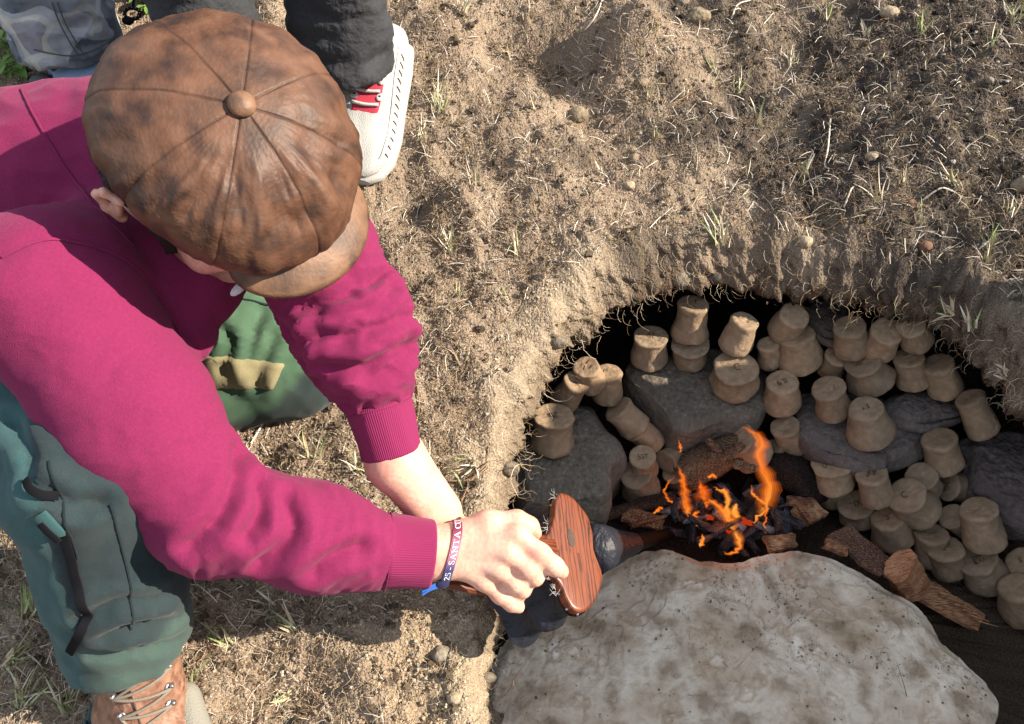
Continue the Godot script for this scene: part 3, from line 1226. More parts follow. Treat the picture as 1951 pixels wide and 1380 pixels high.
	for s in peb:
		var q := on_ground(s[0], s[1])
		q.y = ground_h(q.x, q.z) + s[2] * 0.35
		var g := Geo.new()
		g.col = Color(0.36, 0.31, 0.24)
		if "red" in s[3] or "rusty" in s[3]:
			g.col = Color(0.22, 0.135, 0.10)
		elif "pale" in s[3] or "white" in s[3]:
			g.col = Color(0.50, 0.44, 0.35)
		elif "grey" in s[3]:
			g.col = Color(0.33, 0.31, 0.28)
		g.ball(q, Basis.from_euler(Vector3(s[0], s[1], 0)).scaled(Vector3(1.15, 0.85, 0.95) * s[2]), 16, 11)
		for j in g.v.size():
			var d := g.v[j] - q
			g.v[j] = q + d * (1.0 + 0.35 * n_clod.get_noise_3dv(g.v[j] * 0.9) + 0.2 * n_fine.get_noise_3dv(g.v[j] * 0.7))
		lone("pebble", g, M.rock, s[3], "stone", "loose pebbles on the bank")


# ---------------------------------------------------------------- clay cups
func make_pots() -> void:
	# upper end x, y, width; lower end x, y, width (as they appear), height of the lower end, true length, mark, label
	var L := [
		[1056, 792, 76, 1051, 846, 86, -0.008, 0.066, "II  &\nIII", "squat cup with scratched strokes on the flat stone at the left"],
		[1100, 727, 50, 1072, 768, 56, 0.015, 0.068, "~", "leaning cup just behind the squat cup at the left rim"],
		[1117, 699, 52, 1132, 735, 52, 0.045, 0.060, "~", "topmost tilted cup of the left-hand group"],
		[1159, 708, 48, 1156, 759, 57, 0.0, 0.066, "--", "upright cup with a lipped top right of the tilted left pair"],
		[1176, 776, 58, 1212, 818, 60, -0.04, 0.062, "", "upper cup of the two nested cups lying down the left slope"],
		[1210, 815, 54, 1250, 848, 47, -0.08, 0.060, "", "lower cup of the two nested cups lying down the left slope"],
		[1225, 871, 50, 1226, 898, 56, -0.10, 0.060, "SST", "small cup peeping out behind the rounded front-left cup"],
		[1212, 903, 64, 1222, 930, 78, -0.13, 0.055, "", "rounded cup nearest the fire at the left"],
		[1268, 880, 50, 1298, 856, 50, -0.09, 0.052, "", "cup lying on its side left of the bark log"],
		[1283, 900, 44, 1296, 916, 48, -0.15, 0.05, "", "cup mostly hidden under the bark log at the left"],
		[1240, 640, 64, 1236, 683, 72, 0.022, 0.062, "6/", "cup marked with a six on the dark shelf at the back left"],
		[1319, 578, 58, 1313, 640, 72, 0.075, 0.074, "-", "tallest cup, standing upside down on another at the back"],
		[1315, 655, 74, 1315, 688, 60, 0.022, 0.050, "", "cracked cup under the tallest cup at the back"],
		[1420, 611, 52, 1399, 662, 62, 0.085, 0.066, "-", "leaning cup on top of the wide round cup at the back"],
		[1404, 700, 80, 1398, 731, 93, 0.022, 0.055, "C", "wide round cup under the leaning one on the dark shelf"],
		[1513, 601, 56, 1490, 632, 62, 0.10, 0.062, "", "shaded cup farthest back, behind the dark-topped cup"],
		[1464, 655, 40, 1470, 690, 50, 0.04, 0.055, "", "small shaded cup at the back between two larger cups"],
		[1516, 636, 70, 1528, 690, 86, 0.05, 0.070, "", "big cup with a dark top at the back centre"],
		[1490, 728, 58, 1487, 770, 73, -0.012, 0.064, "6 b", "cup with a pinched waist at the right end of the dark shelf"],
		[1577, 738, 61, 1588, 783, 70, 0.002, 0.066, "-", "cup with a wide flat top on the slate shelf, left one"],
		[1649, 776, 62, 1661, 829, 90, 0.002, 0.072, "I I", "broad tapering cup on the slate shelf, front one"],
		[1643, 690, 66, 1659, 726, 92, 0.05, 0.058, "~", "big rounded cup behind the slate shelf"],
		[1597, 676, 50, 1580, 704, 54, 0.03, 0.055, "", "cup lying flat between the dark-topped cup and the big round one"],
		[1620, 622, 58, 1624, 668, 66, 0.10, 0.064, "", "left cup of the touching pair under the turf at the back right"],
		[1692, 630, 62, 1668, 666, 72, 0.105, 0.064, "", "right cup of the touching pair under the turf, tipped aside"],
		[1737, 618, 56, 1746, 650, 62, 0.14, 0.060, "", "cup half hidden by hanging roots at the upper right"],
		[1730, 680, 56, 1739, 728, 62, 0.05, 0.066, "", "left cup of the leaning pair on the small ledge"],
		[1785, 692, 58, 1804, 742, 66, 0.045, 0.070, "", "right cup of the leaning pair on the small ledge, tipped right"],
		[1846, 757, 50, 1876, 822, 60, 0.01, 0.082, "", "long slanting cup right under the right turf edge"],
		[1494, 812, 54, 1508, 853, 60, -0.08, 0.064, "", "plain cup below the shelf just right of the tall flame"],
		[1545, 851, 54, 1575, 868, 52, -0.10, 0.055, "", "cup lying under the left edge of the slate shelf"],
		[1402, 838, 76, 1440, 872, 78, -0.08, 0.066, "D", "large cup right behind the tall flame and the bark log"],
		[1462, 860, 56, 1496, 890, 60, -0.12, 0.06, "", "cup half hidden behind the tall flame, right one"],
		[1585, 882, 76, 1588, 918, 80, -0.10, 0.052, "o  EB", "upper cup of the two-cup stack right of the fire"],
		[1587, 920, 68, 1584, 954, 52, -0.17, 0.050, "", "lower cup of the two-cup stack right of the fire"],
		[1660, 905, 58, 1670, 950, 62, -0.09, 0.064, "K9\nBC", "narrow cup marked with letters standing on a flat cup"],
		[1630, 961, 68, 1634, 986, 67, -0.165, 0.042, "NX", "flat cup under the narrow lettered cup"],
		[1690, 986, 62, 1706, 1024, 82, -0.165, 0.060, "3", "cup leaning against the flat cup below the large round one"],
		[1726, 942, 74, 1752, 972, 92, -0.10, 0.062, "C-", "large round tilted cup in the middle of the right pile"],
		[1755, 908, 60, 1764, 930, 66, -0.09, 0.05, "", "cup behind the large round tilted cup"],
		[1804, 925, 57, 1846, 932, 58, -0.10, 0.060, "KD\nXX", "cup lying with its lettered end towards the fire"],
		[1790, 836, 62, 1798, 888, 70, -0.05, 0.068, "", "leaning cup standing alone under the slate shelf"],
		[1812, 984, 50, 1842, 1000, 54, -0.13, 0.056, "", "cup lying on its side left of the tall tilted one"],
		[1866, 968, 68, 1875, 1034, 78, -0.11, 0.080, "", "tall tilted cup on top of the lower right pair"],
		[1776, 1016, 60, 1770, 1068, 58, -0.185, 0.070, "", "cup behind the lower right pair, next to the split wood"],
		[1802, 1044, 64, 1806, 1088, 62, -0.185, 0.064, "I NN\nXX", "left cup of the lower right pair, marked with crosses"],
		[1864, 1066, 70, 1882, 1106, 84, -0.185, 0.064, "ERP\n& XX", "right cup of the lower right pair with lettered top"],
		[1945, 1068, 56, 1965, 1094, 62, -0.17, 0.056, "S", "cup cut off by the right edge, the upper one"],
		[1940, 1116, 66, 1958, 1166, 94, -0.185, 0.072, "", "big cup cut off by the right edge, the lower one"],
	]
	var sd := 500
	for d in L:
		sd += 1
		var lo := on_y(d[3], d[4], d[6])
		var r := ray(d[0], d[1])
		# the nearer of the two points on the sight line that lie one cup length from the lower end
		var w := EYE - lo
		var a := r.dot(r)
		var b := 2.0 * w.dot(r)
		var ln: float = d[7]
		var c := w.dot(w) - ln * ln
		var disc := b * b - 4 * a * c
		var dd := -b / (2 * a) if disc <= 0 else (-b - sqrt(disc)) / (2 * a)
		var up := EYE + r * dd
		var d_lo := (lo - EYE).dot(F)
		make_pot(lo, up, d[5] * 0.5 * d_lo / FPX, d[2] * 0.5 * dd / FPX, sd, d[8], d[9])


func make_pot(lo: Vector3, up: Vector3, r0: float, r1: float, sd: int, mark: String, label: String) -> void:
	var n := FastNoiseLite.new()
	n.seed = sd
	n.frequency = 9.0
	n.fractal_octaves = 3
	var r := RandomNumberGenerator.new()
	r.seed = sd
	var y := (up - lo).normalized()
	var x := y.cross(Vector3(0.2, 0.1, 1).normalized()).normalized()
	var z := x.cross(y)
	var h := (up - lo).length()
	var g := Geo.new()
	var tone := r.randf_range(0.88, 1.1)
	var base := Color(0.30, 0.21, 0.135).lerp(Color(0.24, 0.178, 0.122), r.randf()) * tone
	var prof := [[0.0, 0.0], [0.7, -0.012], [0.93, 0.0], [1.0, 0.05], [1.02, 0.16], [1.0, 0.32], [0.97, 0.48], [0.955, 0.62], [0.95, 0.76], [0.965, 0.87], [1.0, 0.945], [0.985, 0.985], [0.93, 1.008], [0.8, 1.013], [0.5, 1.008], [0.22, 1.004], [0.0, 1.002]]
	var waist := r.randf_range(-0.05, 0.09)
	var lipw := r.randf_range(0.0, 0.06)
	var seg := 48
	for k in prof.size():
		var t: float = clampf(prof[k][1], 0, 1)
		for s in seg:
			var ang := TAU * s / seg
			var dir := x * cos(ang) + z * sin(ang)
			var rad: float = lerpf(r0, r1, t) * prof[k][0]
			var q := dir * rad + y * t * h
			rad *= 1.0 + 0.15 * n.get_noise_3dv(q * 1.3) + 0.07 * n.get_noise_3dv(q * 3.6 + Vector3(5, 5, 5)) + 0.010 * n.get_noise_3dv(q * 9.0) - waist * sin(t * PI) + lipw * smoothstep(0.8, 0.92, t) * smoothstep(1.02, 0.95, t)
			var hh: float = prof[k][1] * h + h * 0.05 * n.get_noise_3dv(dir * 0.022 + Vector3(3, 0, 0)) * smoothstep(0.5, 1.0, t)
			if k > 11:
				hh += 0.0012 * n.get_noise_3dv(dir * rad * 4.0 + Vector3(11, 0, 0))
			g.col = base * (1.0 + 0.22 * n.get_noise_3dv(q * 2.0) + 0.10 * n.get_noise_3dv(q * 8.0))
			g.p(lo + dir * rad + y * hh)
	for k in prof.size() - 1:
		for s in seg:
			var s2 := (s + 1) % seg
			g.quad(k * seg + s, (k + 1) * seg + s, (k + 1) * seg + s2, k * seg + s2)
	var o := lone("clay_cup", g, M.clay, label, "clay cup", "unfired clay cups in the kiln")
	if mark == "":
		return
	# marks scratched into the end while the clay was soft
	if mark == "~" or mark == "-" or mark == "--":
		var sc := Geo.new()
		for k in (4 if mark == "~" else 2):
			var a := r.randf() * TAU
			var off := Vector2(r.randf_range(-0.4, 0.4), r.randf_range(-0.4, 0.4)) * r1
			var c := up + x * off.x + z * off.y + y * (h * 0.013 + 0.0002)
			var d := (x * cos(a) + z * sin(a)) * r1 * 0.22
			sc.tube([c - d, c + d * 0.2 + y * 0.0002, c + d], [0.0005, 0.0006, 0.0003], 4)
		part("scratch_mark", sc, M.scratch, o)
		return
	var tm := TextMesh.new()
	var f := SystemFont.new()
	f.font_names = PackedStringArray(["Droid Sans"])
	tm.font = f
	tm.text = mark
	tm.font_size = 32
	tm.pixel_size = r1 * 1.05 / (32.0 * maxf(2.0, mark.length() * 0.42))
	tm.depth = 0.0014
	tm.line_spacing = -8
	var mi := MeshInstance3D.new()
	mi.name = "scratched_letters"
	mi.mesh = tm
	mi.material_override = M.scratch
	# lettering lies in the end face, upright for somebody at the fire
	var rt := (Vector3.RIGHT - y * y.x).normalized()
	rt = rt.rotated(y, r.randf_range(-0.5, 0.5))
	var b := Basis(rt, y.cross(rt), y)
	mi.transform = Transform3D(b, up + y * (h * 0.012) - o.position)
	o.add_child(mi, true)


# ---------------------------------------------------------------- firewood and flames
func log_geo(a: Vector3, b: Vector3, r0: float, r1: float, sd: int, c1: Color, c2: Color, bow := Vector3.ZERO, squash := 0.8, side := Vector3.ZERO) -> Geo:
	var n := FastNoiseLite.new()
	n.seed = sd
	n.frequency = 16.0
	n.fractal_octaves = 3
	var g := Geo.new()
	var path := []
	var rad := []
	for k in 15:
		var t := k / 14.0
		path.append(a.lerp(b, t) + bow * sin(t * PI))
		rad.append(lerpf(r0, r1, t) * (0.94 if k == 0 or k == 14 else 1.0))
	g.tube(path, rad, 18, true, squash, side)
	var ax := (b - a).normalized()
	for k in g.v.size():
		var p := g.v[k]
		var t := (p - a).dot(ax)
		var core := a + ax * t + bow * sin(clampf(t / (b - a).length(), 0, 1) * PI)
		var d := p - core
		var ridge := n.get_noise_3dv(d * 3.0 + ax * t * 0.5)
		var w := clampf(0.5 + ridge * 1.2, 0, 1)
		g.v[k] = core + d * (1.0 + 0.28 * ridge + 0.15 * n.get_noise_3dv(p * 1.5)) + ax * n.get_noise_3dv(d * 5.0) * 0.006
		g.c[k] = c1.lerp(c2, w)
	return g


func split_geo(a: Vector3, b: Vector3, across: Vector3, w0: float, w1: float, h0: float, h1: float, sd: int, c1: Color, c2: Color) -> Geo:
	# split stick: a wedge with splintery ends
	var n := FastNoiseLite.new()
	n.seed = sd
	n.frequency = 20.0
	var g := Geo.new()
	var ax := (b - a).normalized()
	var y := ax.cross(across).normalized()
	var x := y.cross(ax).normalized()
	if y.y < 0:
		y = -y
	var sec := [Vector2(-1, -0.2), Vector2(-0.9, 0.75), Vector2(-0.35, 1.0), Vector2(0.3, 0.8), Vector2(0.95, 0.35), Vector2(1, -0.35), Vector2(0.4, -0.9), Vector2(-0.4, -0.8)]
	var rows := 12
	var path := []
	for k in rows:
		var t := k / (rows - 1.0)
		for s in sec:
			var q: Vector2 = s
			var p := a.lerp(b, t) + x * q.x * lerpf(w0, w1, t) + y * q.y * lerpf(h0, h1, t)
			var nn := n.get_noise_3dv(Vector3(q.x, q.y, 0) * 0.04 + ax * t * 0.12)
			p += (x * q.x + y * q.y) * nn * minf(0.008, (w0 + h0) * 0.16)
			if k == 0 or k == rows - 1:
				p += ax * n.get_noise_3dv(Vector3(q.x * 0.1, q.y * 0.1, t)) * 0.016
			g.col = c1.lerp(c2, clampf(0.5 + nn * 1.6, 0, 1))
			g.p(p)
	var m := sec.size()
	for k in rows - 1:
		for s in m:
			var s2 := (s + 1) % m
			g.quad(k * m + s, k * m + s2, (k + 1) * m + s2, (k + 1) * m + s)
	g.col = c1
	var e0 := g.p(a)
	var e1 := g.p(b)
	for s in m:
		var s2 := (s + 1) % m
		g.tri(e0, s2, s)
		g.tri(e1, (rows - 1) * m + s, (rows - 1) * m + s2)
	outward(g)
	return g


func make_fire() -> void:
	var barkc := Color(0.13, 0.085, 0.055)
	var barkl := Color(0.30, 0.20, 0.13)
	var red1 := Color(0.36, 0.19, 0.11)
	var red2 := Color(0.22, 0.10, 0.06)
	var pale1 := Color(0.50, 0.32, 0.19)
	var pale2 := Color(0.36, 0.21, 0.12)
	var black1 := Color(0.012, 0.011, 0.012)
	var black2 := Color(0.05, 0.05, 0.06)
	var fw := "firewood around the flames"
	lone("split_log", log_geo(on_y(1300, 912, -0.10), on_y(1412, 852, -0.05), 0.034, 0.030, 3, barkl, barkc, Vector3(0, 0.01, 0), 0.7), M.bark, "thick brown bark log slanting up behind the flames", "log", fw)
	for k in 5:
		var q := on_y([1352, 1372, 1388, 1400, 1362][k], [872, 862, 868, 884, 856][k], -0.03)
		var g := split_geo(q, q + Vector3([0.03, -0.02, 0.025, 0.03, -0.015][k], 0.012, [0.01, -0.02, -0.015, 0.02, -0.01][k]), Vector3(0, 0, 1), 0.010, 0.006, 0.005, 0.003, 20 + k, barkl, red2)
		lone("bark_flake", g, M.bark, ["curled flake on the lower end of the thick bark log", "loose flake on the crest of the thick bark log", "upright flake near the top of the bark log", "pale flake hanging off the right side of the bark log", "small flake at the top end of the bark log"][k], "bark", "flakes on the bark log", true)
	lone("charred_log", log_geo(on_y(1440, 905, -0.11), on_y(1546, 958, -0.14), 0.036, 0.034, 4, Color(0.055, 0.038, 0.030), Color(0.02, 0.016, 0.015), Vector3(0.012, 0.03, -0.02), 0.9), M.bark, "curved blackened log behind the tall flame", "log", fw)
	lone("stick", log_geo(on_y(1112, 992, -0.09), on_y(1282, 948, -0.12), 0.011, 0.014, 5, Color(0.10, 0.065, 0.045), Color(0.05, 0.034, 0.026), Vector3.ZERO, 0.9), M.bark, "dark brown stick between the bellows and the fire", "stick", fw)
	lone("split_stick", split_geo(on_y(1126, 992, -0.09), on_y(1196, 966, -0.10), Vector3(0, 0, 1), 0.006, 0.003, 0.006, 0.003, 6, Color(0.52, 0.38, 0.22), pale2), M.wood, "thin pale splinter beside the bellows", "stick", fw, true)
	lone("bark_chip", split_geo(on_y(1186, 974, -0.10), on_y(1262, 1000, -0.11), Vector3(0, 0, 1), 0.020, 0.014, 0.006, 0.005, 7, red1, red2), M.bark, "reddish curved bark chip left of the flames", "bark", fw, true)
	lone("bark_chip", split_geo(on_y(1205, 1002, -0.105), on_y(1262, 986, -0.105), Vector3(0, 1, 0.5), 0.010, 0.007, 0.006, 0.005, 8, Color(0.40, 0.20, 0.10), red2), M.bark, "narrow rusty bark strip under the larger chip", "bark", fw, true)
	lone("wood_block", split_geo(on_y(1524, 985, -0.12), on_y(1560, 968, -0.12), Vector3(0, 0, 1), 0.022, 0.020, 0.016, 0.014, 9, pale1, red2), M.wood, "small split block right of the embers with a pale end", "firewood", fw, true)
	lone("wood_block", split_geo(on_y(1500, 955, -0.11), on_y(1553, 960, -0.11), Vector3(0, 0, 1), 0.010, 0.010, 0.008, 0.006, 10, red1, Color(0.1, 0.06, 0.04)), M.wood, "half burnt splinter on top of the small block", "firewood", fw, true)
	lone("wood_block", split_geo(on_y(1460, 1040, -0.10), on_y(1512, 1030, -0.10), Vector3(0, 0, 1), 0.016, 0.014, 0.010, 0.008, 11, pale1, Color(0.1, 0.06, 0.04)), M.wood, "scorched chip in front of the embers on the right", "firewood", fw, true)
	lone("split_wood", split_geo(on_y(1598, 1012, -0.11), on_y(1688, 1088, -0.10), Vector3(1, 0, -1), 0.030, 0.024, 0.007, 0.006, 12, Color(0.27, 0.155, 0.11), Color(0.19, 0.105, 0.075)), M.bark, "reddish split wood with bark leaning on the boulder", "firewood", fw, true)
	lone("split_wood", split_geo(on_y(1575, 1036, -0.10), on_y(1612, 1052, -0.095), Vector3(1, 0, -1), 0.013, 0.011, 0.008, 0.008, 13, pale1, red2), M.wood, "pale chip squeezed between boulder and reddish wood", "firewood", fw, true)
	lone("split_wood", split_geo(on_y(1714, 1074, -0.075), on_y(1742, 1122, -0.15), Vector3(1, 0, -0.4), 0.033, 0.028, 0.026, 0.024, 14, Color(0.52, 0.29, 0.17), Color(0.33, 0.155, 0.085)), M.wood, "short thick wood piece showing its orange broken end", "firewood", fw, true)
	var plank := split_geo(on_y(1738, 1112, -0.15), on_y(1868, 1188, -0.165), Vector3(1, 0, -1), 0.027, 0.022, 0.008, 0.007, 15, Color(0.46, 0.27, 0.16), Color(0.30, 0.16, 0.095))
	lone("split_wood", plank, M.wood, "long pale split board lying beside the boulder at the right", "firewood", fw, true)
	var sp := Geo.new()
	for k in 7:
		var p := on_y(1775 + k * 15, 1118 + k * 11, -0.142)
		sp.tube([p, p + Vector3(0.012, 0.003, 0.006), p + Vector3(0.026, rng.randf() * 0.008, 0.014)], [0.0014, 0.001, 0.0004], 4)
	for k in sp.c.size():
		sp.c[k] = Color(0.5, 0.3, 0.18)
	lone("splinter", sp, M.wood, "fine splinters standing off the long split board", "splinter")

	# charred pieces and embers
	var r := RandomNumberGenerator.new()
	r.seed = 91
	var lab := ["left", "middle", "right"]
	for k in 84:
		var px := r.randf_range(1250, 1512)
		var py := r.randf_range(925, 1042)
		if (px - 1385) * (px - 1385) / 19000.0 + (py - 985) * (py - 985) / 3600.0 > 1.0:
			continue
		var q := on_y(px, py, -0.155 + r.randf_range(0.0, 0.065))
		var d := Vector3(r.randf_range(-1, 1), r.randf_range(-0.35, 0.5), r.randf_range(-1, 1)).normalized() * r.randf_range(0.014, 0.042)
		var ash := r.randf() < 0.22
		var g := split_geo(q - d, q + d, Vector3(0.2, 1, 0.3), r.randf_range(0.006, 0.014), r.randf_range(0.004, 0.012), r.randf_range(0.004, 0.011), r.randf_range(0.003, 0.009), 100 + k, Color(0.22, 0.22, 0.25) if ash else black1, black2)
		var where: String = lab[0 if px < 1335 else 1 if px < 1430 else 2]
		lone("charcoal", g, M.char, "%s burnt wood piece in the %s part of the fire" % ["ash-grey" if ash else "black", where], "charcoal", "charred pieces in the %s part of the fire%s" % [where, ", ashy" if ash else ""], true)
	var glow := StandardMaterial3D.new()
	glow.albedo_color = Color(0.1, 0.02, 0.01)
	glow.emission_enabled = true
	glow.emission = Color(1.0, 0.30, 0.06)
	glow.emission_energy_multiplier = 0.16
	for e in [[1362, 1008, 0.018], [1345, 985, 0.012], [1395, 1020, 0.010], [1420, 995, 0.010]]:
		var q := on_y(e[0], e[1], -0.12)
		var g := split_geo(q - Vector3(e[2], 0, 0.004), q + Vector3(e[2], 0.004, 0.006), Vector3(0, 0, 1), 0.007, 0.005, 0.006, 0.004, int(e[0]), Color.WHITE, Color.WHITE)
		lone("ember", g, glow, {1362: "largest glowing ember under the middle flames", 1345: "glowing ember left of the bright yellow flame", 1395: "glowing ember below the lowest flame", 1420: "glowing ember under the tall flame"}[int(e[0])], "ember", "embers", true)
	make_flames()


func make_flames() -> void:
	var m := StandardMaterial3D.new()
	m.shading_mode = BaseMaterial3D.SHADING_MODE_UNSHADED
	m.vertex_color_use_as_albedo = true
	m.transparency = BaseMaterial3D.TRANSPARENCY_ALPHA
	m.roughness = 1.0
	M.flame = m
	# centre line as seen, width; last number moves the flame back or forth in the fire
	var fl := [
		[[[1440, 985, 10], [1456, 965, 34], [1466, 938, 40], [1462, 912, 32], [1452, 888, 26], [1446, 864, 24], [1452, 848, 30], [1446, 832, 26], [1430, 820, 14], [1410, 814, 2]], -0.90, 0.85, "tall orange flame bending left at its tip"],
		[[[1322, 1000, 5], [1312, 975, 20], [1305, 950, 20], [1302, 925, 15], [1299, 905, 12], [1292, 886, 2]], -0.90, 0.7, "slim flame at the left edge of the fire"],
		[[[1296, 968, 5], [1276, 955, 7], [1266, 938, 6], [1272, 922, 6], [1286, 908, 2]], -0.91, 0.6, "thin looping wisp of flame at the far left"],
		[[[1392, 1000, 8], [1386, 975, 15], [1386, 952, 13], [1382, 938, 12], [1370, 934, 9], [1360, 928, 2]], -0.87, 1.5, "bright yellow flame in the middle of the fire"],
		[[[1412, 1022, 4], [1398, 1000, 24], [1384, 980, 22], [1368, 962, 16], [1352, 956, 10], [1340, 966, 2]], -0.86, 1.0, "broad curling flame over the embers"],
		[[[1350, 975, 6], [1340, 958, 30], [1342, 940, 26], [1336, 926, 10], [1332, 914, 2]], -0.92, 0.42, "dim orange flame behind the bright yellow one"],
		[[[1400, 1012, 14], [1408, 1026, 20], [1410, 1040, 12], [1402, 1052, 10], [1390, 1055, 12], [1378, 1052, 2]], -0.80, 1.1, "low flame licking forward onto the boulder"],
		[[[1330, 1004, 4], [1322, 994, 12], [1324, 980, 9], [1332, 974, 2]], -0.88, 0.9, "small flame curl left of the embers"],
		[[[1335, 1042, 2], [1336, 1034, 10], [1340, 1026, 8], [1338, 1018, 2]], -0.80, 1.2, "small bright flame at the lower left of the fire"],
		[[[1436, 1002, 2], [1444, 985, 8], [1462, 970, 7], [1446, 950, 8], [1432, 940, 8], [1434, 924, 2]], -0.88, 1.2, "twisting thin flame in front of the tall one"],
		[[[1458, 1018, 2], [1458, 995, 5], [1462, 972, 3], [1460, 960, 2]], -0.86, 0.6, "thread of flame below the tall flame"],
		[[[1244, 978, 2], [1254, 972, 9], [1264, 968, 2]], -0.86, 0.9, "tiny flame on the rusty bark strip"],
		[[[1296, 862, 2], [1297, 852, 7], [1294, 840, 2]], -0.97, 0.6, "stray spark of flame before the lying cup"],
		[[[1348, 910, 2], [1358, 906, 10], [1364, 910, 2]], -0.93, 1.0, "flat little flame on the end of the bark log"],
		[[[1402, 960, 4], [1400, 978, 18], [1408, 990, 2]], -0.87, 1.6, "short yellow flame beside the bright middle one"],
	]
	var k0 := 0
	for f in fl:
		var g := Geo.new()
		var pts: Array = f[0]
		var path := []
		var rad := []
		for p in pts:
			var q := on_z(p[0], p[1], f[1])
			path.append(q)
			rad.append(p[2] * 0.37 * (q - EYE).dot(F) / FPX)
		var n := 26
		var pp := smooth_path(path, n)
		var rr := smooth_path(rad, n)
		var heat: float = f[2]
		var nz := FastNoiseLite.new()
		nz.seed = 300 + k0
		nz.frequency = 30.0
		for j in n:
			rr[j] = maxf(rr[j] * (1.0 + 0.55 * nz.get_noise_1d(j * 0.03)), 0.0004)
			pp[j] += Vector3(nz.get_noise_2d(j * 0.03, 7.0), 0, nz.get_noise_2d(j * 0.03, 19.0)) * 0.006
		var seg := 12
		for shell in [[1.5, 0.10], [1.15, 0.17], [0.85, 0.26], [0.52, 0.36], [0.25, 0.5]]:
			var b0 := g.v.size()
			g.tube(pp, rr.map(func(v): return v * shell[0]), seg, false, 0.45, Vector3.RIGHT)
			for j in range(b0, g.v.size()):
				var t := float((j - b0) / seg) / (n - 1)
				var streak := 0.5 + 0.5 * nz.get_noise_2d(((j - b0) % seg) * 0.035, t * 0.12)
				var hot = clampf(heat * (0.35 + 0.7 * streak) * (1.15 - 0.55 * t), 0, 1.6) * (1.25 - 0.35 * shell[0])
				var c := Color(0.95, 0.11, 0.008).lerp(Color(1.0, 0.34, 0.04), clampf(hot, 0, 1)).lerp(Color(1.0, 0.6, 0.12), clampf(hot - 0.85, 0, 1))
				var fade := minf(1.0, minf(t * 5.0, (1.0 - t) * 3.0))
				c.a = clampf(shell[1] * (0.25 + 0.95 * streak * streak) * (0.5 + 0.5 * heat), 0.01, 0.8) * (0.1 + 0.9 * fade)
				g.c[j] = c * Color(0.50, 0.44, 0.44, 1.0)
		# brighter threads along the veil
		for th in 2:
			var base := g.v.size()
			var tp := []
			var tr := []
			for j in n:
				var t := float(j) / (n - 1)
				var q: Vector3 = pp[j]
				var sw := sin(t * 7.0 + th * 2.1 + k0) * 0.55 + (th - 1.5) * 0.35
				tp.append(q + Vector3(sw * rr[j] * 0.8, 0, sin(t * 5.0 + th) * rr[j] * 0.3))
				tr.append(clampf(rr[j] * (0.22 + 0.16 * nz.get_noise_2d(j * 0.08, th * 3.0)), 0.0003, 0.003))
			g.tube(tp, tr, 6, false)
			for j in range(base, g.v.size()):
				var t := float((j - base) / 6) / (n - 1)
				var c := Color(1.0, 0.33, 0.03).lerp(Color(1.0, 0.62, 0.14), clampf(heat * (1.1 - t) - 0.2, 0, 1))
				c.a = (0.12 + 0.16 * heat) * minf(1.0, minf(t * 5.0, (1.0 - t) * 4.0)) * (0.6 + 0.4 * sin(t * 9.0 + th * 1.7))
				g.c[j] = c * Color(0.45, 0.38, 0.38, 1.0)
		lone("flame", g, m, f[3], "flame", "flames of the fire")
		k0 += 1
	var lamp := OmniLight3D.new()
	lamp.name = "fire_light"
	lamp.light_color = Color(1.0, 0.5, 0.18)
	lamp.light_energy = 0.003
	lamp.light_size = 0.04
	lamp.omni_range = 3.0
	lamp.omni_attenuation = 2.0
	lamp.shadow_enabled = true
	lamp.position = on_y(1385, 985, -0.07)
	add_child(lamp)



